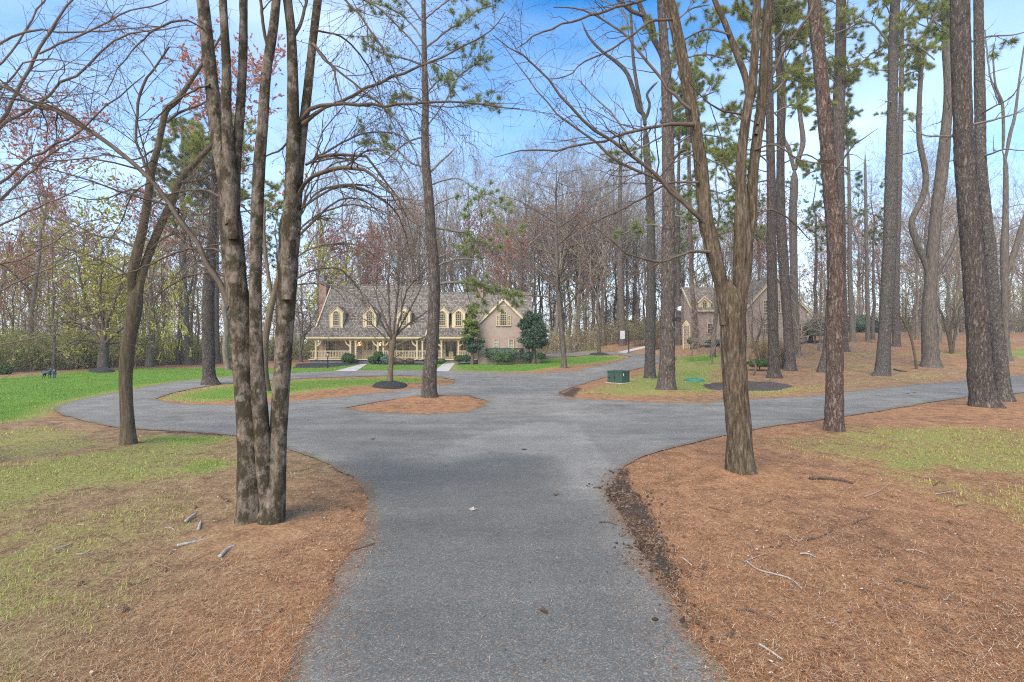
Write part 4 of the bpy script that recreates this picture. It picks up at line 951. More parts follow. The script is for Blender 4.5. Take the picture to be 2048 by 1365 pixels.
# --- 3. red-budded maple whose trunk stands left of the frame
t = TreeB('maple_tree', 'red budded maple leaning in from the left edge with long rising limbs', 'tree', (-230, 950), B_GREY, TW_RED, 18, seed=8)
t.stem([(-230,955,80),(-228,900,64),(-222,700,58),(-200,540,54),(-165,440,50)], flare=.2); t.stem([(-165,450,44),(-110,360,34),(-60,300,26)]); t.stem([(-190,520,40),(-200,350,34),(-190,150,28),(-150,-50,18)])
for L, dy in (([(-60,305,24),(0,240,17),(30,193,15),(55,147,14),(80,103,13),(110,43,11),(147,0,9),(175,-50,6)], .2),
          ([(-90,330,22),(0,255,15),(77,203,13),(143,157,11),(200,105,10),(250,73,8),(320,57,6),(400,50,3)], -.6), ([(78,108,9),(145,75,9),(190,58,8),(257,23,7),(340,0,5),(420,-40,3)], .5),
          ([(-185,160,18),(-60,120,14),(0,88,11),(40,68,10),(75,60,9),(150,66,8),(240,60,6),(330,55,4)], .8),
          ([(-140,420,24),(-70,410,18),(0,370,13),(50,320,12),(90,300,11),(140,275,10),(167,257,9),(190,233,8),(230,200,7),(256,180,6),(290,150,4)], -.8),
          ([(-150,430,20),(-70,440,15),(0,402,12),(43,360,11),(67,340,10),(97,313,9),(150,280,6),(210,270,4)], 1.2),
          ([(-165,470,18),(-60,480,13),(0,450,9),(60,425,8),(110,400,6),(180,370,4)], -.5), ([(-170,480,18),(-60,520,12),(0,530,9),(80,500,7),(160,450,5),(240,430,3)], .9),
          ([(-190,560,14),(-80,600,10),(0,580,8),(90,540,6),(190,500,4)], -.9), ([(-195,600,12),(-90,680,9),(0,690,7),(90,672,6),(160,664,4),(250,660,2)], .3), ([(-200,250,16),(-90,180,12),(0,130,9),(70,30,8),(120,-60,5)], 1.2), ([(-195,300,14),(-90,230,12),(0,180,9),(60,120,7),(160,130,5),(250,170,3)], -1.0)):
    t.lw = .48; t.limb(L, dy)
t.grow([dict(d=2.5, t0=.1, a=40, r=.5, K=8, up=.02, j=.12, lmin=.4, lmax=2.2, rr=.42), dict(d=3.6, a=38, r=.5, K=6, j=.11, lmin=.25, lmax=1.1), dict(d=4.0, a=40, r=.5, K=4, lmin=.15, lmax=.6, rr=.7)], .0026)
buds(t, 1, .014, -1, L_RED); t.done()

# --- 4. pine on the needle island
t = TreeB('pine_tree', 'tall bare trunked pine on the needle covered island in the middle of the drive', 'pine tree', (860, 800), B_PINE, TW_GREY, 22, seed=10)
t.stem([(860,803,48),(859,785,36),(859,750,33),(864,700,29),(868,620,27),(868,540,26),(862,470,24),(858,400,22),(852,330,20),(850,270,17),(851,200,15),(849,130,13),(848,60,11),(847,0,10),(846,-120,8),(845,-250,4)], lump=.04, furrow=.04, flare=.1, zs=3, ff=6)
bare = [([(862,415,7),(820,405,5),(800,398,4),(780,400,3)], .5), ([(860,270,7),(820,282,6),(795,300,6),(772,322,5)], -.6), ([(858,348,8),(880,325,7),(895,312,6),(905,302,4)], .4), ([(860,418,6),(880,405,5),(910,395,4),(932,391,3)], -.4), ([(872,518,6),(900,505,5),(905,502,4)], .2), ([(872,533,7),(900,522,6),(920,518,6),(950,520,5),(977,533,3)], -.7), ([(960,520,4),(958,545,4),(955,565,3)], -.6)]
need = [([(848,84,8),(820,45,6),(790,22,5),(760,10,4),(728,2,3)], .7), ([(850,97,7),(890,65,6),(930,40,5),(960,18,4),(992,12,3)], -.8), ([(848,132,7),(810,118,6),(780,112,5),(750,100,4),(722,76,3)], -1.), ([(851,257,6),(875,225,5),(893,200,5),(902,180,4),(920,150,4),(955,125,4),(977,100,3)], .9),
        ([(850,335,8),(820,325,7),(795,300,6),(770,290,5),(740,285,4),(712,285,3)], 1.1), ([(858,372,7),(890,360,6),(920,358,5),(945,375,4),(970,400,4),(985,425,3),(1002,458,2)], -1.), ([(870,455,9),(905,462,8),(935,468,6),(965,490,5),(1003,492,4)], .8), ([(872,570,10),(905,565,9),(935,567,8),(965,572,7),(990,580,6),(1010,585,5),(1042,592,4)], .3),
        ([(850,205,6),(810,190,5),(780,205,3)], 1.), ([(850,190,6),(880,160,5),(900,165,4)], -1.2), ([(849,50,6),(800,-10,5),(740,-30,3)], -.5), ([(848,40,6),(900,0,5),(960,-20,3)], 1.), ([(850,210,5),(905,215,4),(960,208,3),(1000,215,2)], .8), ([(848,0,6),(800,-70,4),(760,-90,3)], 0), ([(847,-60,6),(900,-110,4),(940,-130,3)], 0), ([(846,-120,5),(810,-180,3),(790,-200,2)], .6), ([(846,-150,5),(880,-200,3),(900,-220,2)], -.6)]
for L, dy in bare: t.limb(L, dy)
nb = len(bare)
for L, dy in need: t.limb(L, dy)
t.grow([dict(d=2.6, t0=.3, a=48, r=.42, K=6, up=.05, j=.18, lmin=.4, lmax=1.4), dict(d=3.6, a=42, r=.55, K=5, up=.06, lmax=.7)], .004)
# foliage only on the live branches
Pn = t.lv[0][0][nb:]; near = lambda p: (np.linalg.norm(p[:, None, :] - Pn[:, 9:].reshape(-1, 3)[None], axis=2).min(1) < 1.1)
p, d = along(t.lv[2][0], 6, t.rg, .3); p2, d2 = along(Pn, 46, t.rg, .42); p2 = p2 + t.rg.normal(0, .10, p2.shape); kp = near(p); p = np.concatenate([p[kp], p2]); d = np.concatenate([d[kp], d2])
t.leaf('needles', L_PINE, *tufts(p, _norm(d + np.array([0, 0, .2])), 26, .23, .012, t.rg))
pb, db = along(t.lv[0][0][nb + 7:nb + 8], 90, t.rg, .28); t.leaf('dense_needles', L_PINE, *tufts(pb + t.rg.normal(0, .10, pb.shape), _norm(db * .4 + t.rg.normal(size=db.shape) * .6), 16, .26, .02, t.rg)); t.done()

# --- 5. forked furrowed tree, front right
t = TreeB('forked_tree', 'dark furrowed tree forking above head height, on the needle bed right of the drive', 'tree', (1480, 950), B_FURROW, TW_BROWN, 56, seed=14)
kf = dict(lump=.12, furrow=.22, zs=.7, ff=8)
t.stem([(1481,954,72),(1480,930,64),(1478,880,59),(1472,800,57),(1468,720,56),(1466,650,58),(1464,615,60),(1461,590,52),(1459,570,34),(1458,552,12)], flare=.2, **kf)
t.stem([(1452,650,40),(1447,590,40),(1434,540,37),(1420,480,35),(1411,440,33),(1401,333,31),(1383,220,28),(1367,130,27),(1339,0,26),(1318,-90,22),(1295,-200,12)], dy=.3, **kf)
t.stem([(1476,660,46),(1480,600,46),(1484,540,42),(1486,490,42),(1484,440,34),(1481,333,23),(1493,230,24),(1506,150,20),(1514,0,17),(1520,-90,14),(1530,-200,8)], dy=-.25, **kf)
t.stem([(1488,560,36),(1495,490,32),(1502,440,25),(1507,333,25),(1520,230,22),(1528,130,20),(1537,0,20),(1545,-90,17),(1556,-200,9)], dy=.25, **kf)
t.stem([(1496,190,18),(1490,150,16),(1476,115,15),(1464,83,14),(1447,40,12),(1429,0,11),(1410,-60,9),(1395,-120,5)], dy=.2, **kf)
for L, dy in (([(1410,445,16),(1382,420,13),(1357,397,12),(1321,357,12),(1277,323,11),(1224,283,10),(1157,233,9),(1121,190,8),(1074,140,6),(1044,110,5),(1024,98,4),(985,70,2)], -1.0),
  ([(1404,440,12),(1370,405,11),(1324,363,10),(1257,333,9),(1224,313,9),(1191,287,8),(1164,263,7),(1117,230,6),(1091,200,5),(1057,157,4),(1024,117,3),(1000,80,2)], .4),
  ([(1388,250,15),(1345,250,11),(1310,253,10),(1270,262,10),(1245,268,9),(1215,283,8),(1190,285,7),(1150,293,7),(1105,301,6),(1060,300,5),(1035,303,4),(990,315,2)], -.8),
  ([(1382,220,11),(1344,187,10),(1314,147,9),(1277,103,8),(1257,77,7),(1247,67,7),(1207,40,6),(1164,20,5),(1107,15,3)], .7),
  ([(1345,40,9),(1300,43,8),(1277,63,7),(1250,80,7),(1220,103,6),(1170,123,5),(1134,153,4),(1095,158,2)], -.4),
  ([(1335,-25,10),(1290,0,9),(1224,17,8),(1190,27,8),(1157,38,7),(1120,52,6),(1067,72,5),(1034,97,3)], -.9),
  ([(1425,504,15),(1405,504,12),(1381,504,11),(1348,517,9),(1320,524,9),(1280,516,7),(1256,509,6),(1233,490,5),(1199,464,4),(1170,440,2)], -.7),
  ([(1318,525,5),(1294,541,4),(1260,555,4),(1226,578,3),(1180,598,2)], -.9),
  ([(1398,365,9),(1340,367,7),(1307,383,7),(1257,413,6),(1204,437,5),(1160,458,3)], .8),
  ([(1512,270,12),(1536,170,10),(1560,115,9),(1590,70,8),(1622,20,7),(1650,-40,5)], .8), ([(1515,250,9),(1545,150,8),(1575,90,7),(1605,50,6),(1640,0,5),(1680,-60,3)], 1.2),
  ([(1400,330,8),(1370,300,7),(1340,330,5),(1310,370,4),(1290,420,2)], .9), ([(1500,440,8),(1540,420,6),(1580,440,5),(1620,480,3)], .6), ([(1510,300,8),(1550,290,6),(1600,320,5),(1660,330,3)], -.6),
  ([(1490,230,7),(1440,220,6),(1400,190,4),(1370,150,3)], -.6), ([(1460,70,7),(1410,60,6),(1350,90,4)], .7), ([(1470,380,6),(1450,330,5),(1440,270,4),(1420,210,3)], -.5)):
    t.limb(L, dy)
t.grow([dict(d=3.6, t0=.15, a=44, r=.45, K=8, up=-.02, j=.2, lmin=.35, lmax=1.8, rr=.42), dict(d=4.2, a=42, r=.5, K=6, up=-.05, j=.16, lmin=.25, lmax=.9), dict(d=4.2, a=40, r=.5, K=4, lmin=.12, lmax=.5, rr=.7)], .0026)
buds(t, 1, .012, -1, L_BROWN); t.done()
# low shoot off the same tree's foot
# --- pines and forked trees of the right half
def pine(label, base, pts, bark=B_PINE, seed=0, flare=.12, top=True, dead=.5, y=None, extra=(), needles=L_PINE, low=None, cat='pine tree', name='pine_tree', dl=1.8, tuft=1):
    t = TreeB(name, label, cat, base, bark, TW_GREY, 20, seed=seed, y=y)
    t.stem(pts, lump=.035, furrow=.085 if t.y < 27 else .045, flare=flare * 1.3, zs=2.6, ff=9, sides=34 if t.y < 27 else 18); main = t.stems[0]
    for e in extra: t.stem(e[0], lump=.05, furrow=.04, dy=e[1], sides=12)
    for L, dy in (low or ()): t.limb(L, dy)
    if dead: t.auto([main], dead, .38, .92, 78, dl, up=.02, jit=.16, rr=.22, tap=.15)
    nd_ = len(t.limbs)
    if top:
        for e in t.stems: t.auto([e], 2.2, .72, .99, 62, 2.0, up=.10, rr=.4)
    t.grow([dict(d=2.4, t0=.2, a=48, r=.45, K=6, up=.03, j=.2, lmin=.4, lmax=1.5), dict(d=3.2, a=46, r=.55, K=4, lmin=.25, lmax=.8)], .004)
    zc = main[0][-1][2] - (main[0][-1][2]) * .38
    if top: pine_tufts(t, tuft * 5, 28, .21 + .003 * t.y, .007 + .00026 * t.y, needles, (-1, -2), .3, zmin=zc, lowpts=np.concatenate([t.limbs[k][0][6:] for k in range(len(low))]) if low else None)
    return t
pine('thin pine with a crooked fork, left of the thick pine behind the green transformer box', (1300, 757),
     [(1300,761,36),(1300,745,25),(1301,650,22),(1302,560,20),(1302,460,19),(1299,380,18),(1293,300,16),(1290,240,15)], B_PINEG, 21, top=False, dead=.35,
     extra=[([(1290,250,14),(1287,230,12),(1277,218,11),(1269,187,10),(1254,147,9),(1231,123,8),(1204,103,6),(1177,73,5),(1161,37,3)], .5), ([(1284,225,10),(1281,205,8),(1272,160,8),(1266,110,7),(1262,33,6),(1255,-60,4)], -.5), ([(1291,240,8),(1297,222,7),(1299,207,6),(1294,190,6),(1304,175,5),(1317,163,4)], -.3)],
     low=[([(1294,300,8),(1271,287,7),(1254,267,6),(1231,237,6),(1217,220,5),(1194,200,5),(1157,160,3)], .6), ([(1262,60,5),(1240,20,4),(1200,0,3)], .4)]).done()
pine('thick tall pine with a security camera on its trunk, nearest the transformer box', (1333, 785),
     [(1333,789,62),(1333,775,44),(1334,740,37),(1335,700,35),(1336,600,33),(1337,500,31),(1337,400,29),(1336,300,28),(1334,200,25),(1331,130,23),(1326,60,20),(1322,0,18),(1318,-100,15),(1312,-300,8)], B_PINE, 22, dead=.5, flare=.22,
     extra=[([(1331,140,18),(1324,110,14),(1307,77,13),(1287,30,12),(1276,0,11),(1262,-60,8)], -.5), ([(1312,85,10),(1300,40,10),(1264,23,9),(1237,0,8),(1200,-40,5)], -.9)], low=[([(1330,270,6),(1270,300,5),(1200,310,4)], 1.5), ([(1340,330,6),(1390,310,5),(1440,330,4),(1480,350,3)], 1.2), ([(1340,430,6),(1390,440,5),(1430,470,3)], -1.), ([(1334,60,7),(1380,20,5),(1420,10,3)], 1.), ([(1337,380,6),(1380,370,5),(1450,390,3)], 2.), ([(1336,230,6),(1390,200,5),(1440,180,3)], 1.), ([(1337,460,5),(1300,450,4),(1240,470,3)], 1.5), ([(1336,300,6),(1390,270,5),(1460,280,3)], 2.5), ([(1332,130,6),(1400,110,5),(1460,120,3)], 2)]).done()
pine('reddish barked pine with a slight kink, alone beside the right branch drive', (1668, 868),
     [(1669,872,50),(1668,855,41),(1669,760,37),(1671,650,36),(1672,550,35),(1669,450,35),(1663,400,33),(1655,300,31),(1648,220,29),(1640,130,28),(1632,50,27),(1626,-20,25),(1612,-150,21),(1600,-330,9)], B_PINER, 23, dead=.35, dl=1.2).done()
pine('straight grey pine standing just behind the reddish kinked pine', (1649, 745), [(1648,749,34),(1652,715,21),(1655,690,19),(1662,600,19),(1671,480,21),(1674,400,25),(1675,300,26),(1678,200,25),(1681,100,23),(1682,0,20),(1683,-120,15),(1684,-220,8)], B_PINE, 24, needles=L_PINEY, low=[([(1678,240,6),(1690,130,6),(1700,145,4)], -.5), ([(1680,330,5),(1650,335,5),(1610,350,3)], .5), ([(1684,170,6),(1740,110,5),(1800,80,4),(1850,85,2)], 1.)]).done()
pine('grey straight pine with knotty bark, right of the reddish pine', (1760, 752), [(1762,756,42),(1765,735,30),(1771,640,25),(1777,540,27),(1781,440,27),(1783,330,24),(1785,200,20),(1787,100,20),(1790,0,19),(1792,-120,14),(1794,-220,7)], B_PINEG, 25, low=[([(1785,100,7),(1740,45,6),(1690,60,5),(1640,80,3)], 1.2), ([(1786,95,7),(1830,90,6),(1870,120,4)], -1)], needles=L_PINEY).done()
pine('slim pine tucked behind the knotty grey pine', (1792, 694), [(1793,697,22),(1793,680,16),(1792,560,14),(1796,440,12),(1800,300,11),(1803,150,9),(1806,0,6)], B_PINE, 26, needles=L_PINEY).done()
pine('big tree with an S curved limb and an upturned limb, across the right drive', (1862, 735),
     [(1862,739,46),(1861,715,34),(1858,640,29),(1863,540,24),(1871,440,23),(1885,330,24),(1896,200,17),(1893,100,17),(1890,0,16),(1885,-100,11),(1880,-200,6)], B_GREY, 27, dead=.5,
     extra=[([(1860,560,20),(1849,524,15),(1833,484,13),(1824,443,13),(1846,393,12),(1851,347,12),(1839,283,11),(1838,227,10),(1843,133,9),(1851,73,8),(1869,30,7),(1883,7,5)], -1.), ([(1866,565,14),(1875,545,11),(1890,521,10),(1907,490,10),(1917,460,9),(1931,400,7),(1950,340,4)], -.8)], name='forked_tree', cat='tree', top=True, needles=L_PINEY).done()
pine('massive plate barked pine with flared foot beside the right branch drive', (1965, 820), [(1971,826,80),(1968,808,58),(1965,790,50),(1961,760,46),(1954,640,43),(1947,540,41),(1939,440,40),(1930,330,38),(1924,200,37),(1920,0,36),(1914,-150,32),(1908,-400,20),(1900,-600,9)], B_PINE, 28, dead=.3, flare=.2).done()
pine('lichen grey pine leaning close behind the massive plate barked pine', (2008, 803), [(2009,807,40),(2007,785,31),(2003,750,28),(1996,680,26),(1987,600,25),(1979,500,24),(1973,440,23),(1962,330,22),(1960,200,21),(1958,100,20),(1957,0,18),(1955,-120,14),(1953,-300,7)], B_PINEG, 29, dead=.4).done()
pine('slender forking tree at the right edge behind the two leaning pines', (2015, 722), [(2015,725,20),(2013,690,13),(2010,620,13),(2009,500,15),(2011,430,11),(2011,330,9),(2004,300,8)], B_GREY, 30, top=False, dead=.7, name='forked_tree', cat='tree',
     extra=[([(2006,300,7),(2007,260,6),(2005,210,6),(1998,190,5),(1990,165,4),(1985,100,3)], -.5), ([(2011,320,8),(2020,270,7),(2030,230,6),(2040,150,4),(2050,80,3)], .6), ([(2011,560,13),(2030,500,11),(2045,450,10),(2070,380,8),(2100,250,5)], -.8)], low=[([(2000,210,6),(1980,150,5),(1970,60,3)], 1)]).done()
pine('straight grey pine at the far rim of the oval mulch bed', (1549, 757), [(1549,761,38),(1548,740,26),(1547,700,23),(1545,600,22),(1543,500,21),(1543,400,20),(1541,300,18),(1539,200,17),(1538,100,15),(1537,0,13),(1535,-120,9),(1534,-200,5)], B_PINE, 31, low=[([(1541,270,6),(1500,240,5),(1440,235,4)], 1), ([(1541,360,6),(1490,370,5),(1430,390,3)], 2.), ([(1541,330,6),(1500,300,5),(1430,320,3)], -1.), ([(1540,130,6),(1490,100,5),(1430,110,3)], 1.5), ([(1540,60,6),(1490,20,5),(1440,30,3)], 1.), ([(1541,230,6),(1590,210,5),(1650,230,3)], 1.5), ([(1540,90,6),(1590,40,5),(1650,30,3)], -1.), ([(1541,300,6),(1480,310,5),(1410,300,3)], 1.5), ([(1540,190,6),(1590,150,5),(1640,150,3)], 1)], needles=L_PINEY, tuft=2).done()
pine('leaning grey pine behind the yellow green shrub', (1579, 742), [(1580,746,34),(1580,725,24),(1577,680,21),(1575,640,20),(1568,540,22),(1562,440,20),(1561,330,17),(1562,200,17),(1556,100,13),(1552,0,10),(1548,-100,5)], B_PINE, 32, needles=L_PINEY, low=[([(1562,190,6),(1590,120,5),(1620,100,3)], 1), ([(1561,330,6),(1610,310,5),(1650,330,3)], 1.), ([(1556,100,6),(1610,60,5),(1680,60,3)], 2), ([(1561,290,6),(1500,280,5),(1450,300,3)], 2), ([(1562,150,6),(1620,170,5),(1690,180,3)], 1.5), ([(1562,240,5),(1520,200,4),(1480,180,3)], 1.4)], tuft=2).done()
pine('brown tree with a forked top behind the carriage house shrub', (1592, 712), [(1592,715,26),(1592,695,19),(1589,600,16),(1586,440,17),(1588,380,17),(1589,330,17)], B_GREY, 33, top=False, dead=.6, name='forked_tree', cat='tree',
     extra=[([(1588,340,13),(1578,300,10),(1566,270,9),(1570,200,7),(1565,100,5),(1560,0,3)], .8), ([(1590,340,14),(1600,310,12),(1606,280,11),(1600,230,9),(1597,190,8),(1610,100,7),(1618,0,4)], -.6)]).done()
pine('reddish pine in front of the carriage house wall', (1391, 697), [(1393,700,24),(1392,685,15),(1390,640,12),(1383,560,10),(1380,450,9),(1378,330,8),(1376,200,6),(1374,100,4)], B_PINER, 34, dead=.7, needles=L_PINEY, tuft=2).done()
pine('thin pine left of the pale garden arbor', (1359, 691), [(1359,694,16),(1358,670,10),(1357,600,9),(1356,450,8),(1358,300,6),(1360,180,4)], B_PINE, 35, dead=.7, needles=L_PINE, tuft=2).done()
pine('dark bare trunk on the slope right of the carriage house', (1706, 685), [(1706,688,20),(1705,670,12),(1700,560,10),(1699,440,8),(1697,330,6),(1690,220,4)], B_GREY, 36, top=False, dead=1.2, name='bare_tree', cat='tree').done()
pine('thin far trunk on the slope just left of the knotty grey pine', (1736, 685), [(1736,688,16),(1736,670,10),(1734,560,8),(1732,440,7),(1730,300,4)], B_GREY, 37, top=False, dead=1.2, name='bare_tree', cat='tree').done()
pine('short stout trunk half hidden behind the reddish kinked pine', (1692, 704), [(1692,707,20),(1690,690,14),(1687,560,12),(1686,440,10),(1684,300,7),(1683,150,4)], B_PINE, 38).done()
pine('dark thick pine on the far lawn edge seen left of the mossy maple', (420, 770), [(421,774,44),(419,760,33),(418,745,27),(417,680,26),(416,600,25),(420,540,23),(424,480,20),(426,420,16),(428,350,12),(430,280,8),(431,220,5)], B_PINE, 39, dead=.8, tuft=1, needles=L_PINEY, dl=3.0, low=[([(424,450,8),(460,430,6),(520,420,5),(570,430,3)], 2.), ([(426,420,7),(480,400,6),(550,390,3)], 3.), ([(425,470,7),(380,450,5),(330,450,3)], 1.)]).done()
pine('far dark pine beyond the lawn, leftmost of three behind the forked maple', (357, 730), [(357,733,18),(357,715,11),(360,660,10),(362,600,9),(364,500,8),(366,400,6),(368,300,4)], B_PINE, 40, tuft=2).done()
pine('far grey pine beyond the lawn, middle of three behind the forked maple', (378, 731), [(379,734,20),(377,715,13),(372,640,12),(368,560,11),(366,450,9),(364,330,6),(363,250,4)], B_PINEG, 41, tuft=2).done()
pine('far dark pine hard behind the thick pine of the lawn edge', (434, 728), [(434,731,18),(434,700,11),(433,600,10),(434,500,8),(436,400,6),(438,300,4)], B_PINE, 42, tuft=2).done()
pine('dark woodland trunk behind the basketball hoop', (1246, 692), [(1246,695,24),(1245,680,17),(1242,600,15),(1240,500,13),(1240,400,10),(1242,300,6)], B_PINE, 43, top=False, dead=1.0, name='bare_tree', cat='tree').done()

# --- bare ornamental trees
def vase(label, base, stems_, limbs, lev, seed, bark=B_YOUNG, twig=TW_BROWN, name='bare_tree', min_r=.004, y=None, au=None, bud=None, flare=.12):
    t = TreeB(name, label, 'tree', base, bark, twig, 14, seed=seed, y=y)
    for k, p in enumerate(stems_): t.stem(p, lump=.05, furrow=.03, flare=flare if k == 0 else 0, zs=1.5)
    for L, dy in limbs: t.limb(L, dy)
    if au: t.auto(t.stems[:au.pop('n', 1)], **au)
    t.grow(lev, min_r)
    if bud: buds(t, *bud)
    return t
vase('small bare tree with spreading branches in a black mulch mound on the loop island', (778, 772), [[(779,776,17),(781,740,12),(783,710,12),(785,690,14),(786,676,13)]],
     [([(785,690,9),(780,650,7),(778,610,6),(776,570,5),(779,530,4),(783,470,3)], .6), ([(787,685,9),(797,650,7),(805,610,6),(815,580,5),(840,550,4),(875,515,2)], -.6), ([(788,676,8),(815,650,6),(845,630,5),(880,600,3)], 1.), ([(784,690,7),(765,670,5),(750,655,4),(730,640,3),(700,630,2)], -.5), ([(786,695,6),(815,682,5),(840,678,4),(880,662,2)], -1.), ([(783,705,6),(768,695,4),(752,678,3),(735,655,2)], .8), ([(783,722,4),(795,712,4),(806,707,3)], -.3), ([(786,680,8),(790,640,7),(795,590,6),(800,540,5),(815,480,3)], 1.2), ([(785,680,7),(770,640,6),(755,600,4),(742,550,3)], 1.), ([(786,680,7),(800,655,6),(830,600,5),(850,560,3)], .3), ([(785,685,6),(760,640,5),(735,600,3)], -1)],
     [dict(d=1.8, t0=.25, a=38, r=.5, K=6, up=.05, lmax=1.6), dict(d=2.6, a=38, r=.5, K=5, up=.04, lmax=.9), dict(d=2.5, a=38, r=.5, K=4, lmax=.5)], 51).done()
t = vase('bare oak with level branches on the needle patch at the front of the right lawn', (1128, 737), [[(1128,740,17),(1128,720,12),(1126,690,11),(1122,650,11),(1118,600,10),(1116,560,9),(1113,500,8),(1112,440,6),(1112,400,5),(1113,350,3),(1114,315,2)]],
     [([(1124,652,5),(1135,640,4),(1146,632,3)], .5)], [dict(d=1.2, t0=.2, a=42, r=.45, K=6, up=-.02, lmax=2.4), dict(d=1.8, a=40, r=.5, K=5, lmax=1.3), dict(d=1.6, a=40, r=.5, K=4, lmax=.8)], 52, B_GREY, TW_BROWN, min_r=.006, au=dict(dens=2.6, t0=.28, t1=.98, ang=66, L=4.6, up=.0, jit=.10, rr=.45, var=.35)).done()
vase('young bare tree in a mulch ring by the far end of the lawn wedge', (1197, 709), [[(1198,712,9),(1198,690,7),(1197,668,7),(1197,655,6)]],
     [([(1197,660,4),(1194,620,3),(1195,560,2)], .5), ([(1197,660,4),(1205,630,3),(1215,590,2)], -.5), ([(1197,665,4),(1180,645,3),(1165,620,2),(1155,590,1.5)], .8), ([(1197,665,3),(1215,650,2),(1235,640,1.5)], -.6), ([(1197,655,4),(1185,610,3),(1180,570,1.5)], -1), ([(1198,655,4),(1208,600,3),(1212,555,1.5)], 1)],
     [dict(d=1.6, t0=.15, a=36, r=.5, K=6, up=.05, lmax=2), dict(d=1.8, a=36, r=.5, K=5, lmax=1.2), dict(d=1.6, a=36, r=.5, K=4, lmax=.8)], 53, min_r=.007).done()
vase('bare pale twigged ornamental tree at the left end of the porch', (603, 725), [[(602,727,10),(601,712,8),(599,700,8)]],
     [([(600,705,6),(590,680,4),(575,650,3),(560,630,2)], .5), ([(601,705,6),(608,670,4),(612,630,3),(620,600,2)], -.5), ([(600,705,5),(620,680,4),(640,660,3),(660,650,2)], .8), ([(600,700,5),(600,660,4),(595,610,3)], -1), ([(600,705,5),(580,690,3),(560,680,2)], -1), ([(600,700,5),(615,660,4),(630,630,3),(640,600,2)], .5)],
     [dict(d=2.2, t0=.15, a=40, r=.55, K=6, up=-.02, lmax=2), dict(d=2.4, a=40, r=.5, K=5, up=-.03, lmax=1.2), dict(d=2.2, a=40, r=.5, K=4, lmax=.8)], 54, B_GREY, TW_GREY, min_r=.007).done()
t = vase('spreading tree in yellow green leaf on a mulch mound across the left lawn', (208, 741), [[(208,744,24),(208,720,19),(208,700,19),(207,685,20)]],
     [([(207,690,13),(195,650,10),(175,610,8),(160,560,6),(150,500,3)], 1), ([(208,690,13),(215,640,10),(232,600,8),(245,550,6),(250,500,3)], -1), ([(207,690,11),(180,660,8),(140,640,6),(100,640,3)], 1.5), ([(208,690,11),(240,660,8),(280,640,6),(320,640,3)], -1.5), ([(207,685,12),(205,630,10),(200,570,7),(205,490,3)], 0), ([(207,690,8),(165,680,6),(130,690,3)], -2), ([(208,690,8),(250,685,6),(290,690,3)], 2)],
     [dict(d=2.0, t0=.15, a=46, r=.55, K=6, up=.0, lmin=.8, lmax=3), dict(d=2.6, a=44, r=.55, K=5, up=-.06, lmin=.6, lmax=2), dict(d=2.6, a=42, r=.55, K=4, up=-.08, lmin=.4, lmax=1.2)], 55, B_GREY, TW_BROWN, min_r=.007, bud=(10, .065, -1, L_LIME, 'young_leaves')).done()
t = vase('weeping yellow green willow leaning over the back of the left lawn', (300, 735), [[(298,738,16),(300,710,13),(305,660,12),(302,600,10),(298,550,8)]],
     [([(304,640,8),(285,590,6),(260,560,5),(245,590,3),(240,660,2)], 1), ([(303,620,8),(325,570,6),(340,560,4),(348,610,3),(350,680,2)], -1), ([(300,580,7),(285,530,5),(265,520,4),(255,570,2)], 1.5), ([(300,570,7),(315,520,5),(335,525,3),(340,580,2)], -1.5), ([(299,560,7),(295,510,5),(285,480,3)], 0), ([(303,640,6),(320,620,4),(330,650,3),(332,700,2)], 1.5), ([(303,650,6),(285,630,4),(275,660,3),(272,700,2)], -1.5)],
     [dict(d=2.6, t0=.15, a=50, r=.5, K=6, up=-.25, lmin=.8, lmax=2.6), dict(d=3.4, a=40, r=.65, K=6, up=-.4, lmin=.7, lmax=2.4)], 56, B_FOREST, TW_FOREST, min_r=.007, bud=(20, .06, -1, L_LIME, 'young_leaves')).done()
vase('brown leaning tree right behind the mossy maple, its limbs arching over the house', (532, 783), [[(532,787,24),(529,745,17),(530,690,15),(538,635,14),(553,570,12),(573,500,10),(598,430,8),(622,380,6)], [(545,600,9),(535,540,8),(528,470,7),(530,400,5)]],
     [([(560,550,8),(600,510,7),(650,490,6),(710,490,5),(760,520,4),(800,570,2)], .8), ([(573,500,8),(610,450,7),(660,420,6),(720,410,5),(780,430,4),(830,480,2)], -.8), ([(590,450,7),(630,390,6),(690,370,5),(750,375,4),(810,400,2)], 1.2), ([(548,590,7),(600,570,6),(660,570,5),(720,600,3),(750,640,2)], -1.), ([(610,400,6),(650,340,5),(700,320,4),(760,330,2)], .4), ([(600,430,6),(620,360,5),(650,300,4),(670,250,2)], -.6), ([(535,540,6),(490,500,5),(430,490,4),(370,510,2)], 1.5), ([(530,460,6),(480,410,5),(430,400,3)], -1.), ([(540,620,6),(580,620,5),(630,640,3),(660,680,2)], .6)],
     [dict(d=2.2, t0=.15, a=40, r=.5, K=7, up=-.05, lmin=.6, lmax=2.4, flat=.2), dict(d=2.8, a=38, r=.5, K=6, up=-.07, lmin=.4, lmax=1.4), dict(d=2.6, a=38, r=.5, K=4, up=-.05, lmin=.3, lmax=.8)], 60, B_YOUNG, TW_BROWN, min_r=.0045).done()
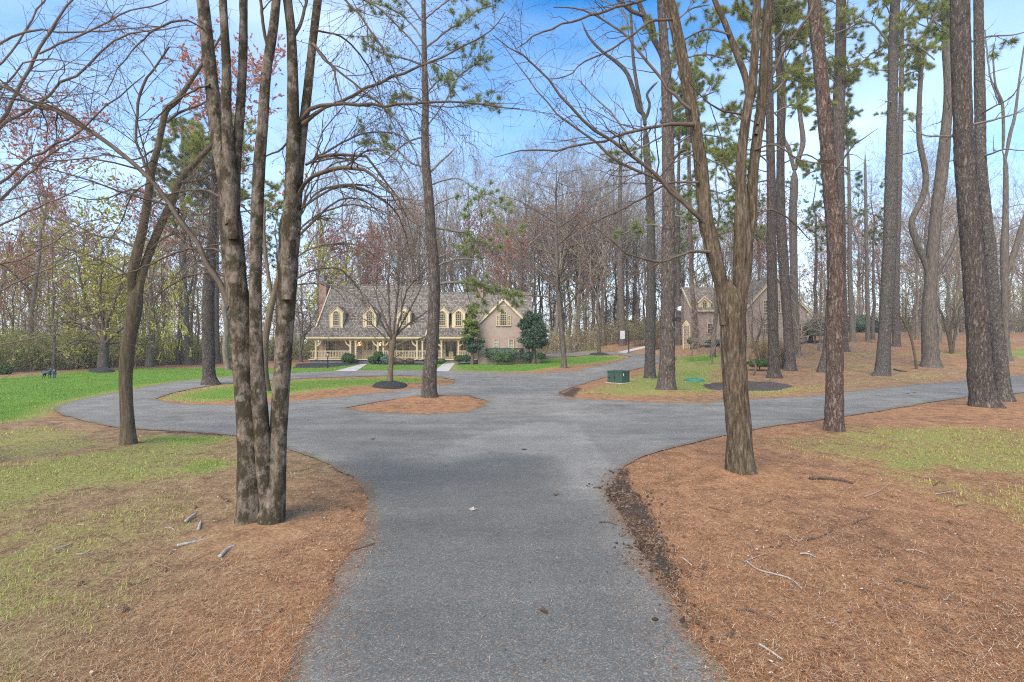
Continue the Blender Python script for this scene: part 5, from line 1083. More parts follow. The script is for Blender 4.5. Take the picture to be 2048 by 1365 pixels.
# thin multi-stemmed understory trees on the right slope
vase('small many stemmed leaning tree in thin grass right of the S limbed tree', (1905, 708), [[(1903,709,7),(1898,680,6),(1888,640,5),(1876,612,4)], [(1905,709,6),(1908,680,5),(1916,640,4),(1922,610,3)], [(1904,709,6),(1901,670,5),(1907,630,4),(1908,600,3)]],
     [([(1876,614,3),(1868,590,2),(1872,560,1.5)], .5), ([(1922,612,3),(1935,590,2),(1950,585,1.5)], -.5), ([(1908,602,3),(1915,570,2),(1920,540,1.5)], 0)], [dict(d=2.0, t0=.1, a=40, r=.6, K=5, lmax=1.5), dict(d=2.2, a=40, r=.5, K=4, lmax=.9)], 57, min_r=.006, au=dict(n=3, dens=2, t0=.4, t1=1, ang=45, L=1.4), bud=(1, .03, -1, L_OLIVE, 'young_leaves')).done()
vase('crooked thin sapling leaning left on the needles in front of the S limbed tree', (1834, 739), [[(1833,740,6),(1830,715,5),(1822,676,5),(1810,648,4),(1795,628,3),(1783,618,2)]],
     [([(1822,676,3),(1826,640,2),(1830,600,1.5)], .4), ([(1810,648,3),(1815,600,2),(1820,560,1.5)], -.4)], [dict(d=2.4, t0=.1, a=40, r=.6, K=5, lmax=1.4), dict(d=2.2, a=40, r=.5, K=4, lmax=.8)], 58, min_r=.006, au=dict(dens=2.0, t0=.4, t1=1, ang=50, L=1.3), bud=(1, .03, -1, L_OLIVE, 'young_leaves')).done()
vase('crooked bare shoot tree growing just behind the furrowed forked tree', (1512, 752), [[(1500,757,7),(1512,735,6),(1500,715,5),(1512,690,5),(1520,660,4),(1530,630,3)]],
     [([(1505,705,3),(1520,660,3),(1545,620,2)], -.3), ([(1512,690,3),(1500,660,2),(1495,620,1.5)], .4)], [dict(d=2.4, t0=.1, a=45, r=.6, K=5, lmax=1.6), dict(d=2.2, a=40, r=.5, K=4, lmax=.9)], 59, min_r=.006, au=dict(dens=1.6, t0=.4, t1=1, ang=55, L=1.6)).done()
# ------------------------------------------------------------ the woods: one of each kind, then copies
def proto(name, label, cat, group, h, seed, kind):
    r = np.random.default_rng(seed); n = 14
    t = TreeB(name, label, cat, (CU, CV), B_FOREST if kind != 'pine' else B_PINE, TW_RED if kind == 'red' else TW_FOREST, 10, y=10.0, seed=seed, group=group)
    t.o = np.zeros(3); t.root.location = (0, 0, 0)
    z = np.linspace(-.2, h, n); w = np.cumsum(r.normal(0, .16, (n, 2)), 0) * (h / 22); w -= w[0]
    R0 = h * .0105 * r.uniform(.85, 1.15)
    rad = R0 * (1 - (np.clip(z, 0, h) / h) ** 1.1 * .93)
    def add(P, R, sides=10, K=24):
        q = catmull(np.column_stack([P, R]), K); t.trunk.append(trunk_mesh(q[:, :3], np.maximum(q[:, 3], .01), sides, .07, 0, .25 if P[0, 2] < 0 else 0, seed)); t.stems = getattr(t, 'stems', []) + [(q[:, :3], np.maximum(q[:, 3], .01))]
    P = np.column_stack([w, z]); 
    if kind == 'fork':
        k = 6; add(P[:k], rad[:k])
        for s in (-1, 1):
            a = r.uniform(0, 6.28); q = P[k-1:] + (np.linspace(0, 1, n - k + 1) ** .8 * s * h * .13)[:, None] * np.array([math.cos(a), math.sin(a), 0]); add(q, rad[k-1:] * .8)
    else: add(P, rad)
    if kind == 'pine':
        t.auto(t.stems[:1], 1.6, .5, .98, 70, h * .11, up=.05, rr=.35)
        t.grow([dict(d=1.6, t0=.2, a=45, r=.5, K=5, lmax=1.2), dict(d=2.0, a=45, r=.5, K=4, lmax=.6)], .008)
        pine_tufts(t, 7, 18, .34, .022, L_PINE, (-1, -2), .3, zmin=h * .5)
    else:
        for k, s in enumerate(t.stems):
            lo = .30 if kind != 'fork' else (.9 if k == 0 else .1)
            t.auto([s], 1.5, lo, .98, 44, h * .26, up=.10, jit=.12, rr=.5, var=.4)
        if kind == 'low': t.auto(t.stems[:1], 2.0, .12, .4, 62, h * .28, up=.0, rr=.35)
        t.grow([dict(d=1.5, t0=.2, a=38, r=.5, K=6, up=.07, j=.12, lmin=.5, lmax=h * .15), dict(d=2.3, a=38, r=.55, K=5, up=.05, lmin=.45, lmax=h * .09), dict(d=3.3, a=40, r=.55, K=4, up=.03, lmin=.35, lmax=1.3)], .0085)
        if kind == 'red': buds(t, 11, .085, -1, L_RED)
        elif kind == 'lime': buds(t, 24, .09, -1, L_LIME, 'young_leaves')
        elif kind == 'olive': buds(t, 6, .10, -1, L_OLIVE, 'young_leaves')
        else: buds(t, 1, .035, -1, L_BROWN)
    t.done((4, 3, 3, 3, 3)); return t.root
PR = {}
for kind, hs in (('tall', (23, 20, 25)), ('fork', (21, 18)), ('low', (17, 13)), ('red', (18, 15)), ('lime', (14,)), ('olive', (11,)), ('pine', (22,))):
    PR[kind] = [proto('woodland_pine' if kind == 'pine' else 'woodland_tree', '', '', '', h, 100 + 7 * i + sum(map(ord, kind)), kind) for i, h in enumerate(hs)]
used_p = set()
def put(kind, x, y, s, label, group, name=None):
    i = int(rng.integers(0, len(PR[kind]))); src = PR[kind][i]
    if (kind, i) in used_p:
        o = src.copy(); C.objects.link(o)
        for ch in src.children: c = ch.copy(); C.objects.link(c); c.parent = o
    else: o = src; used_p.add((kind, i))
    o.location = (x, y, float(hgt(x, y))); o.rotation_euler = (rng.normal(0, .02), rng.normal(0, .02), rng.uniform(0, 6.28)); o.scale = (s * rng.uniform(.9, 1.15),) * 2 + (s,)
    o['label'] = label; o['category'] = 'tree'; o['group'] = group; return o
DESC = {'tall': 'tall straight bare tree', 'fork': 'bare tree with a forked trunk', 'low': 'bare tree with low branches', 'red': 'red budded tree', 'lime': 'tree in fresh yellow green leaf', 'olive': 'small tree in thin olive leaf', 'pine': 'dark green pine'}
taken = []
def region(n, kinds, xr, yr, where, sc=(.85, 1.15), ok=lambda x, y: True, dmin=2.2):
    c = 0; tries = 0
    while c < n and tries < 4000:
        tries += 1; x = rng.uniform(*xr); y = rng.uniform(*yr)
        if not ok(x, y) or any((x - a) ** 2 + (y - b) ** 2 < dmin ** 2 for a, b in taken): continue
        taken.append((x, y)); k = kinds[int(rng.integers(0, len(kinds)))]
        put(k, x, y, rng.uniform(*sc), DESC[k] + ' ' + where, DESC[k] + 's ' + where); c += 1
inw = lambda x, y: bool(pip(np.array([x]), np.array([y]), wood_l)[0]) and y > 0
region(48, ['low', 'fork', 'red', 'lime', 'lime', 'olive', 'lime', 'red'], (-62, -32), (33, 62), 'in the wood beyond the left lawn', (.5, .82), lambda x, y: inw(x, y) and x < -33.5 + max(0, (y - 48)) * .2 and x > -1.25 * y)
region(54, ['low', 'fork', 'red', 'red', 'low', 'lime'], (-95, -22), (60, 96), 'deep in the wood left of the brick house', (.75, 1.05), lambda x, y: x > -1.15 * y)
region(56, ['tall', 'tall', 'fork', 'tall', 'red', 'tall'], (-30, 16), (73, 100), 'in the wood behind the brick house', (.95, 1.22), dmin=2.3)
region(54, ['tall', 'fork', 'low', 'tall', 'olive', 'tall'], (6, 42), (70, 104), 'in the wood between the two houses', (.9, 1.15), lambda x, y: y > 72 + .5 * max(0, x - 12), 2.3)
region(62, ['low', 'fork', 'low', 'olive', 'tall', 'red'], (38, 115), (70, 106), 'in the wood up the right slope', (.8, 1.1), lambda x, y: x < 1.15 * y and y > 74 + .1 * (x - 38), 2.6)
for u, y in ((1425, 50), (1470, 57), (1515, 64), (1620, 60), (1745, 63), (1350, 66)):
    X_ = (u - CU) / F * y; taken.append((X_, y)); put('pine', X_, y, .95, 'green crowned pine on the slope by the carriage house', 'green crowned pines by the carriage house')
for u, y, s in ((1385, 47, .5), (1425, 44, .45), (1530, 46, .5), (1600, 47, .5), (1655, 45, .5), (1398, 55, .55), (1442, 53, .6), (1508, 56, .5), (1575, 55, .6), (1636, 52, .55), (1470, 50, .45)):
    X_ = (u - CU) / F * y; put('low', X_, y, s, 'small twiggy bare tree screening the carriage house', 'small twiggy trees in front of the carriage house')
region(16, ['olive', 'low', 'tall', 'olive'], (42, 82), (52, 74), 'on the right slope beyond the drive', (.7, 1.0), lambda x, y: x < 1.12 * y and x > .78 * y, 3.5)
put('red', -23.5, 42.5, 1.28, 'tallest red budded tree, behind the slim forked maple across the loop drive', 'x'); 
o = [q for q in C.objects if q.get('group') == 'x'][0]; del o['group']
for k, u, y, s, lab in (('red', 60, 47, 1.15, 'broad red budded tree at the far left behind the lawn'), ('red', 385, 56, 1.1, 'red budded tree showing between the slim forked maple and the mossy maple'), ('lime', 175, 49, 1.1, 'taller yellow green tree behind the spreading budding tree'), ('lime', 330, 58, 1.05, 'yellow green tree behind the weeping willow'), ('red', 735, 74, 1.1, 'orange red budded tree behind the middle of the house roof'), ('red', 1135, 84, 1.0, 'red budded tree behind the bare oak'), ('red', 655, 72, 1.0, 'orange red budded tree right behind the left chimney of the brick house'), ('pine', 545, 63, .95, 'dark green pine left of the brick house behind the mossy maple'), ('lime', 70, 52, .9, 'bright yellow green tree over the far left lawn behind the statue')):
    o = put(k, (u - CU) / F * y, y, s, lab, 'x'); del o['group']
# far wood beyond, one mass
def mass(n, xs, ys, mats, srcs, name, label, cat):
    VV, QQ, LP, b = [], [], [], 0
    ms = [(c.data, c) for s in srcs for c in s.children if c.name.startswith(('trunk', 'crown'))]
    cache = []
    for s in srcs:
        V = []; Qs = []; bb = 0
        for c in s.children:
            if not c.name.startswith(('trunk', 'crown')): continue
            me = c.data; v = np.zeros(len(me.vertices) * 3, np.float32); me.vertices.foreach_get('co', v); v = v.reshape(-1, 3)
            q = np.zeros(len(me.loops), np.int32); me.loops.foreach_get('vertex_index', q); q = q.reshape(-1, 4)
            V.append(v); Qs.append(q + bb); bb += len(v)
        cache.append((np.concatenate(V), np.concatenate(Qs)))
    for k in range(n):
        v, q = cache[k % len(cache)]; q = q[rng.uniform(size=len(q)) < 1] 
        a = rng.uniform(0, 6.28); s = rng.uniform(.75, 1.1); x, y = xs(), ys()
        p = v * s; p = np.column_stack([p[:, 0] * math.cos(a) - p[:, 1] * math.sin(a) + x, p[:, 0] * math.sin(a) + p[:, 1] * math.cos(a) + y, p[:, 2] + float(hgt(x, y))])
        VV.append(p); QQ.append(q + b); b += len(p); kk = rng.integers(0, len(p), 700); LP.append(p[kk][p[kk][:, 2] > p[:, 2].min() + 2])
    LV, LQ = leaves(np.concatenate(LP), .14); QA = np.concatenate(QQ); me = npmesh(name, np.concatenate(VV + [LV]), [QA, LQ + b], False)
    o = link(name, me, mats); mi = np.zeros(len(me.polygons), np.int32); mi[len(QA):] = 1; me.polygons.foreach_set('material_index', mi); me.update(); return tag(o, label, cat, kind='stuff')
mass(230, lambda: rng.uniform(-165, 170), lambda: rng.uniform(100, 165), [TW_FOREST, L_TAN], [PR['low'][0], PR['low'][1], PR['olive'][0]], 'distant_woods', 'grey brown mass of bare trees closing the view behind all the others', 'woods')
for k_, l_ in PR.items():
    for i_, r_ in enumerate(l_):
        if (k_, i_) not in used_p:
            for c_ in list(r_.children): bpy.data.objects.remove(c_)
            bpy.data.objects.remove(r_)
# undergrowth: thin stems and small new leaves along the wood edges
def brush(n, pts, hmax, name, label, leafmat, nl=3, lw=.05):
    x, y = pts(n); n = len(x); h = hmax * rng.uniform(.35, 1, n); a = rng.uniform(0, 6.28, n); le = rng.uniform(.1, .6, n)
    P = np.stack([np.column_stack([x, y, hgt(x, y) - .05]), np.column_stack([x + np.cos(a) * le * h * .35, y + np.sin(a) * le * h * .35, hgt(x, y) + h * .55]), np.column_stack([x + np.cos(a) * le * h, y + np.sin(a) * le * h, hgt(x, y) + h])], 1)
    R = np.repeat((.009 + .004 * h)[:, None], 3, 1) * np.array([[1, .7, .3]])
    P2, R2 = spawn(P, R, 2.6, .03, 1, 40, .5, 4, .05, .15, .6, .008, lmax=1.2)
    V, Q = merge([tubes(P, R, 3), tubes(P2, R2, 3)]); p, _ = along(P2, nl, rng, .2); LV, LQ = leaves(p, lw)
    me = npmesh(name, np.concatenate([V, LV]), Q + [LQ + len(V)], False); o = link(name, me, [TW_FOREST, leafmat])
    nq = sum(len(q) for q in Q); mi = np.zeros(len(me.polygons), np.int32); mi[nq:] = 1; me.polygons.foreach_set('material_index', mi); me.update()
    return tag(o, label, 'undergrowth', kind='stuff')
def edge_l(n):
    t = rng.uniform(0, 1, n); e = np.array([(-52, 32), (-38, 35), (-36.3, 40), (-34.5, 45), (-32.5, 52), (-28, 62), (-18, 70)]); i = t * (len(e) - 1); j = np.minimum(i.astype(int), len(e) - 2); a = (i - j)[:, None]
    p = e[j] * (1 - a) + e[j + 1] * a; d = np.abs(rng.normal(0, 9, n)); return p[:, 0] - d - 1, p[:, 1] + d * .7 + .6
def edge_r(n):
    x = rng.uniform(2, 100, n); y = 76 + .06 * np.maximum(0, x - 38) + np.abs(rng.normal(0, 10, n)) + .35 * np.clip(x - 12, 0, 26) - 6 * (x < 12); k = x < 1.1 * y; return x[k], y[k]
brush(3200, edge_l, 3.2, 'undergrowth', 'green brown brush along the foot of the wood beyond the left lawn', L_BRUSH, 9, .09)
brush(4200, edge_r, 3.4, 'undergrowth', 'olive brown brush along the foot of the wood behind the houses and up the slope', L_TAN, 5, .10)
# ------------------------------------------------------------ mulch beds
def dome(name, label, poly, h, mat=MULCH, cat='mulch bed', seed=0, jit=.10, lumps=.06):
    pl = densify(world(poly), .25, jit, seed); c = pl.mean(0); V, Q = [], []; n = len(pl); K = 8
    for k in range(K):
        f = 1 - (k / K); p = c + (pl - c) * f; z = h * (1 - f ** 2) ** .8
        V.append(np.column_stack([p, hgt(p[:, 0], p[:, 1]) + (-.02 if k == 0 else .03 + z + lumps * np.abs(vnoise(p[:, 0] * 6, p[:, 1] * 6, seed + .5)))]))
    V.append(np.array([[c[0], c[1], float(hgt(*c)) + .03 + h]])); V = np.concatenate(V)
    i = np.arange(n); j = (i + 1) % n
    for k in range(K - 1): Q.append(np.stack([k*n + i, k*n + j, (k+1)*n + j, (k+1)*n + i], 1))
    T = np.stack([(K-1)*n + i, (K-1)*n + j, np.full(n, K*n)], 1)
    o = link(name, npmesh(name, V - np.array([c[0], c[1], float(hgt(*c))]), [np.concatenate(Q), T], True), mat, loc=(c[0], c[1], float(hgt(*c)))); return tag(o, label, cat)
def oval(u, v, a, b): return [(u + a * math.cos(t), v + b * math.sin(t)) for t in np.linspace(0, 2 * math.pi, 18)[:-1]]
dome('mulch_mound', 'black mulch mound round the small bare tree on the loop island', oval(779, 773.5, 37, 6.5), .22, seed=1)
dome('mulch_mound', 'black mulch mound under the budding tree across the left lawn', oval(204, 743.5, 28, 3.2), .28, seed=2)
dome('mulch_mound', 'black mulch ring under the young bare tree on the lawn wedge', oval(1198, 710, 21, 2.0), .2, seed=3)
dome('mulch_mound', 'small black mulch heap on the grass beyond the right turning drive', oval(1153, 694.5, 9, 1.6), .22, seed=4)
dome('mulch_bed', 'brown black oval mulch bed in the grass behind the forked tree', oval(1495, 774.5, 97, 9.5), .09, MULCHC, seed=5, jit=.22, lumps=.09)
dome('mulch_bed', 'black mulch bed along the left half of the porch', [(583,737),(590,729),(640,726),(690,726),(724,728.5),(690,733),(640,737)], .06, seed=6)
dome('mulch_bed', 'black mulch bed between the two concrete walks', [(737,729),(760,725.5),(850,725),(890,724.5),(892,728),(850,731),(780,731.5)], .06, seed=7)
dome('mulch_bed', 'black mulch bed curving round the foot of the brick gable wing', [(909,731),(914,725),(930,723),(980,721.5),(1060,716.5),(1092,714),(1104,717),(1060,722),(980,727)], .06, seed=8)
dome('mulch_bed', 'black mulch strip under the wall of the carriage house', [(1396,692),(1440,688),(1482,689),(1478,694),(1410,697)], .06, seed=9)
dome('mulch_bed', 'black mulch strip at the right corner of the carriage house', [(1592,687),(1620,683),(1646,681.5),(1646,684.5),(1600,690)], .06, seed=10)
# ------------------------------------------------------------ shrubs and evergreens
def blob_leaves(c, r, n, size, rg, shell=.55, lump=.25, seed=0):
    d = _norm(rg.normal(size=(n, 3))); f = shell + (1 - shell) * rg.uniform(0, 1, (n, 1)) ** .5
    f = f * (1 + lump * vnoise(d[:, 0] * 2.3 + seed, d[:, 1] * 2.3, d[:, 2] * 2.3)[:, None])
    return c + d * f * np.array(r)
def core(mb_c, r, seed, n=16, lump=.2, f=.72):
    th = np.linspace(0, math.pi, 10); ph = np.linspace(0, 2 * math.pi, n, endpoint=False); V = []
    for a in th:
        d = np.stack([np.sin(a) * np.cos(ph), np.sin(a) * np.sin(ph), np.full(n, np.cos(a))], 1)
        V.append(mb_c + d * np.array(r) * f * (1 + lump * vnoise(d[:, 0] * 2.3 + seed, d[:, 1] * 2.3, d[:, 2] * 2.3)[:, None]))
    i = np.arange(n); j = (i + 1) % n
    return np.concatenate(V), np.concatenate([np.stack([k*n + i, (k+1)*n + i, (k+1)*n + j, k*n + j], 1) for k in range(9)])
def shrub(label, u, v, a, b, y, mat, name='shrub', n=1500, size=.05, depth=None, seed=1, cat='shrub', boxy=False, group=None):
    """rounded shrub: centre pixel, half sizes in pixels at distance y; rests on the terrain"""
    rg = np.random.default_rng(seed); x, z = X_at(u, y), Z_at(v, y); rx, rz = a * y / F, b * y / F; ry = depth or rx * .9
    g0 = float(hgt(x, y)); z = max(z, g0 + rz * .8); t = thing(name, label, cat, (x, y, g0), group); o = np.array([x, y, g0]); c = np.array([x, y, z])
    if boxy:
        p = rg.uniform(-1, 1, (n, 3)); k = rg.integers(0, 3, n); p[np.arange(n), k] = np.sign(p[np.arange(n), k]) * rg.uniform(.85, 1.04, n); p = c + p * np.array([rx, ry, rz]); p[:, 2] += .05 * vnoise(p[:, 0] * 2, p[:, 1] * 2, seed)
    else: p = blob_leaves(c, (rx, ry, rz), n, size, rg, .72, .22, seed)
    p = p[p[:, 2] > g0 - .02]; V, T = leaves(p, size, rg); CV_, CQ = core(c, (rx, ry, rz) if not boxy else (rx * 1.15, ry * 1.2, rz * 1.2), seed)
    link('foliage', npmesh('foliage', np.concatenate([V, CV_]) - o, [T, CQ + len(V)], False), mat, t)
    st, sq = tubes(np.array([[[x, y, g0 - .05], [x, y, (g0 + z) / 2], [x, y, z]]]) - o, np.full((1, 3), .04), 6); link('stem', npmesh('stem', st, [sq]), TW_BROWN, t); return t
shrub('round clipped dark green ball shrub left of the front walk', 697, 717.5, 14, 12.5, 53.0, L_BOX, n=2600, seed=1)
shrub('round dark green ball shrub right of the front door, behind the blue green one', 757, 712.5, 12, 11, 53.2, L_BOX, n=2000, seed=2)
shrub('low mid green shrub directly right of the front walk', 745, 720, 9.5, 8.5, 52.4, L_BOX, n=1400, seed=3)
shrub('pale blue green rounded shrub below the porch railing', 771.5, 719.5, 9.5, 9, 52.4, L_BLUE, n=1400, seed=4)
shrub('sparse reddish brown barberry next to the blue green shrub', 797, 723, 13, 6, 52.6, L_BARB, n=900, seed=5)
shrub('reddish brown barberry in the middle of the bed between the walks', 820, 723, 11, 6, 52.6, L_BARB, n=800, seed=6)
shrub('dull green low shrub beside the porch right of the tall pine trunk', 882, 722.5, 11, 5.5, 52.8, L_BOX, n=900, seed=7)
shrub('low bushy green shrub right of the second walk', 918, 717.5, 10, 6.5, 52.6, L_BOX, n=1000, seed=8)
shrub('low dark green shrub under the narrow evergreen', 933, 717, 9, 7, 52.4, L_DARK, n=1000, seed=9)
shrub('clipped dark hedge under the gable wing windows', 1008, 706, 37, 9, 52.2, L_DARK, name='hedge', n=5200, depth=.45, seed=10, cat='hedge', boxy=True)
shrub('low olive green spreading hedge in front of the dark clipped hedge, left half', 995, 716.5, 13, 8, 50.9, L_BOX, n=1500, seed=11)
shrub('low olive green spreading hedge in front of the dark clipped hedge, right half', 1013, 716.5, 12, 8, 50.9, L_BOX, n=1500, seed=12)
shrub('dark low shrub under the spreading holly', 1057, 712, 14, 7.5, 51.8, L_DARK, n=1400, seed=13)
shrub('dark low shrub at the right tip of the gable wing bed', 1082, 712, 9, 6, 51.4, L_DARK, n=1000, seed=14)
shrub('dark green bush at the left edge of the left lawn by the wood', 8, 742, 14, 11, 36.5, L_BOX, n=1400, seed=15)
shrub('dark green rhododendron far up the right slope, left and larger', 1722, 648, 30, 18, 80, L_DARK, n=2200, size=.09, seed=16)
shrub('dark green rhododendron far up the right slope, right and smaller', 1752, 654, 18, 12, 79, L_DARK, n=1500, size=.09, seed=17)
shrub('low dark green ground cover mound behind the furrowed forked tree', 1519, 727, 24, 8, 38, L_BOX, name='ground_cover', n=1800, size=.05, seed=18)
shrub('small green shrub beside the pale arbor', 1381, 682, 7, 7, 58.5, L_BOX, n=800, seed=19)
shrub('dark evergreen bush along the front of the carriage house', 1430, 684, 20, 5, 60.4, L_DARK, n=1400, size=.07, seed=20)
def evergreen(label, u, y, v0, v1, prof, mat, n, size, seed, trunkw=8, mat2=None, clear=12):
    """leafy tree from a half-width profile [(v, left px, right px)]"""
    rg = np.random.default_rng(seed); x = X_at(u, y); g0 = float(hgt(x, y)); o = np.array([x, y, g0]); t = thing('evergreen_tree', label, 'tree', tuple(o)); pts = []
    pr = np.array(prof, float)
    nb = 120; n = n * 2; size = size * 1.25
    for k in range(nb):
        v = v0 + (v1 - v0) * rg.uniform(0, 1) ** .9; l, r = np.interp(v, pr[:, 0], pr[:, 1]), np.interp(v, pr[:, 0], pr[:, 2]); q = rg.uniform(-1, 1) ; cu = u + (q * l if q < 0 else q * r) * rg.uniform(.7, 1.05); w = (l + r) / 2
        cy = y + rg.uniform(-1, 1) * w * .8 * y / F * math.sqrt(max(0, 1 - q * q)); s = rg.uniform(.28, .64) * (.25 + w * y / F * .4)
        pts.append(blob_leaves(np.array([X_at(cu, y), cy, Z_at(v, y)]), (s * 1.25, s * 1.25, s * .6), n // nb, size, rg, .2, .35, k))
    p = np.concatenate(pts); hi = p[:, 2] > Z_at((v0 * .35 + v1 * .65), y) + .6 * rg.normal(size=len(p))
    parts = [(p, mat)] if mat2 is None else [(p[hi], mat), (p[~hi], mat2)]
    for (pp, m) in parts:
        V, T = leaves(pp, size, rg); link('foliage', npmesh('foliage', V - o, [T], False), m, t)
    P = np.array([[x, y, g0 - .1], [x + .05, y, g0 + .8], [x, y, Z_at(v0 * .6 + v1 * .4, y)], [x, y, Z_at(v0 + 4, y)]]); q = catmull(np.column_stack([P, np.array([trunkw, trunkw * .8, trunkw * .5, 1.]) * y / F / 2]), 20)
    V, Q = trunk_mesh(q[:, :3] - o, q[:, 3], 8, .08, 0, .2, seed); link('trunk', npmesh('trunk', V, [Q]), B_GREY, t)
    b, br = spawn(q[None, :, :3], q[None, :, 3], 5, .2, .95, 65, .3, 6, .05, .15, .4, .01, lmax=1.6, rg=rg); V, Q = tubes(b - o, br, 4); link('crown', npmesh('crown', V, [Q]), TW_BROWN, t); return t
evergreen('narrow evergreen, yellow green above and dark below, left of the gable wing', 944, 52.0, 610, 706, [(608,3,4),(620,9,9),(640,16,12),(655,23,14),(670,20,14),(685,16,26),(695,12,20),(706,5,8)], L_HOLLY, 9000, .055, 61, mat2=L_DARK)
evergreen('broad dark blue green holly with bare lower trunk right of the gable wing', 1067, 51.6, 624, 697, [(620,6,6),(632,20,14),(645,28,20),(660,28,27),(675,26,31),(688,24,32),(697,12,20)], L_DARK, 10000, .06, 62, 10)
evergreen('small dark holly with a flat wide crown at the right corner of the carriage house', 1629, 58.5, 642, 670, [(640,8,8),(650,18,20),(660,20,24),(670,12,14)], L_DARK, 4500, .07, 63, 4)
def wispy(label, u, v, h, r, n, seed, mat, cat='shrub', name='shrub', lw=.035, nl=3):
    rg = np.random.default_rng(seed); x, y = gpix(u, v); g0 = float(hgt(x, y)); t = thing(name, label, cat, (x, y, g0)); a = rg.uniform(0, 6.28, n); e = rg.uniform(0, 1, n) ** .7 * r; hh = h * rg.uniform(.6, 1, n)
    P = np.stack([np.column_stack([np.cos(a) * e * .25, np.sin(a) * e * .25, 0 * a - .03]), np.column_stack([np.cos(a) * e * .6, np.sin(a) * e * .6, hh * .55]), np.column_stack([np.cos(a) * e, np.sin(a) * e, hh])], 1)
    R = np.repeat(np.array([[.012, .008, .004]]), n, 0); P2, R2 = spawn(P, R, 4, .25, 1, 40, .45, 5, .05, .15, .7, .004, lmax=.9, rg=rg)
    V, Q = merge([tubes(P, R, 4), tubes(P2, R2, 3)]); link('stems', npmesh('stems', V, Q), TW_BROWN, t); p, _ = along(P2, nl, rg, .2); LV, LQ = leaves(p, lw, rg); link('young_leaves', npmesh('young_leaves', LV, [LQ], False), mat, t)
L_YEL = leafm('blossom_yellow_green', [(0.2, (0.28, 0.26, 0.03)), (0.8, (0.52, 0.46, 0.10))], trans=.3)
wispy('wispy yellow green shrub at the foot of the leaning grey pine', 1566, 738, 2.3, 1.3, 70, 71, L_OLIVE)
wispy('bright yellow green blossoming shrub behind the furrowed forked tree', 1524, 722, 2.1, 1.7, 80, 72, L_YEL)
wispy('pale twiggy shrub between the thin pine and the basketball hoop', 1285, 693, 4.2, 4.2, 120, 73, L_OLIVE, lw=.05)
wispy('low dark twiggy shrub beside the far lamp post', 1313, 700, 2.0, 1.4, 60, 74, L_BARB)
# ------------------------------------------------------------ transformer box, cover
tx, ty = gpix(1237, 766.5); tb = thing('transformer_box', 'dark green metal transformer box on the grass of the right island', 'utility box', (tx, ty, float(hgt(tx, ty)))); tb.rotation_euler[2] = math.radians(-41)
m = MB(); m.box((-.47, -.43, .03), (.47, .43, .66)); m.box((-.475, -.435, .60), (-.02, -.428, .66)); m.box((-.008, -.437, .06), (.008, -.43, .6), 1); m.box((-.4, -.437, .30), (-.3, -.43, .36), 1); m.build('cabinet', [TRANSF, BLACKM], tb)
m = MB(); m.prism([(-.50, -.46, .66), (.50, -.46, .66), (.50, -.46, .70), (0, -.46, .73), (-.50, -.46, .70)], (0, .92, 0)); m.build('lid', [TRANSF], tb)
m = MB(); m.box((-.56, -.52, -.06), (.56, .52, .035)); m.build('concrete_pad', [CONCRETE], tb)
m = MB(); m.box((.471, -.33, .44), (.476, -.25, .58)); m.build('warning_label', [WHITEP], tb)
m = MB(); m.tube([(.0, -.44, .38), (.0, -.47, .38), (.0, -.47, .30)], .012); m.build('handle', [BLACKM], tb)
cx_, cy_ = gpix(1388, 763); m = MB(); z = float(hgt(cx_, cy_)); n = 20
cv = thing('septic_cover', 'flat green plastic cover lying in the grass right of the camera pine', 'cover', (cx_, cy_, z))
m.tube([(0, 0, -.05), (0, 0, .09)], .60, 24); m.build('rim', [COVERG], cv, smooth=False)
m = MB(); m.tube([(0, 0, .09), (0, 0, .13), (0, 0, .15)], [.56, .54, .40], 24); [m.bar((.1 * math.cos(a), .1 * math.sin(a), .15), (.5 * math.cos(a), .5 * math.sin(a), .145), .03, .02) for a in np.arange(8) * math.pi / 4]; m.build('lid', [COVERG], cv)
# ------------------------------------------------------------ basketball hoop, lamp posts, camera
hx, hy = gpix(1257.5, 706); k = hy / F; hz_ = float(hgt(hx, hy)); hoop = thing('basketball_hoop', 'basketball hoop with white backboard on a black pole beside the upper drive', 'basketball hoop', (hx, hy, hz_)); top = Z_at(663, hy) - hz_
m = MB(); m.tube([(0, 0, -.1), (0, 0, top)], .07); m.build('pole', [BLACKM], hoop)
m = MB(); m.bar((0, 0, top - .05), (-.50, -.1, top - .12), .07); m.bar((0, 0, top - .5), (-.50, -.1, top - .55), .06); m.build('arm', [BLACKM], hoop)
m = MB(); m.box((-1.05, -.16, top - .92), (-.50, -.11, top + .05)); b = m.build('backboard', [flat('backboard_white', (.5, .5, .49))], hoop); m = MB()
for a, c in (((-.92, -.17, top - .72), (-.63, -.165, top - .70)), ((-.92, -.17, top - .36), (-.63, -.165, top - .34)), ((-.92, -.17, top - .7), (-.90, -.165, top - .36)), ((-.65, -.17, top - .7), (-.63, -.165, top - .36))): m.box(a, c)
m.build('target_square', [flat('target_orange', (.5, .2, .1))], b)
m = MB(); m.tube([(-.78 + .23 * math.cos(a), -.42 + .23 * math.sin(a), top - .78) for a in np.linspace(0, 2 * math.pi, 19)], .014, 6); m.build('rim', [flat('rim_orange', (.55, .2, .08))], hoop)
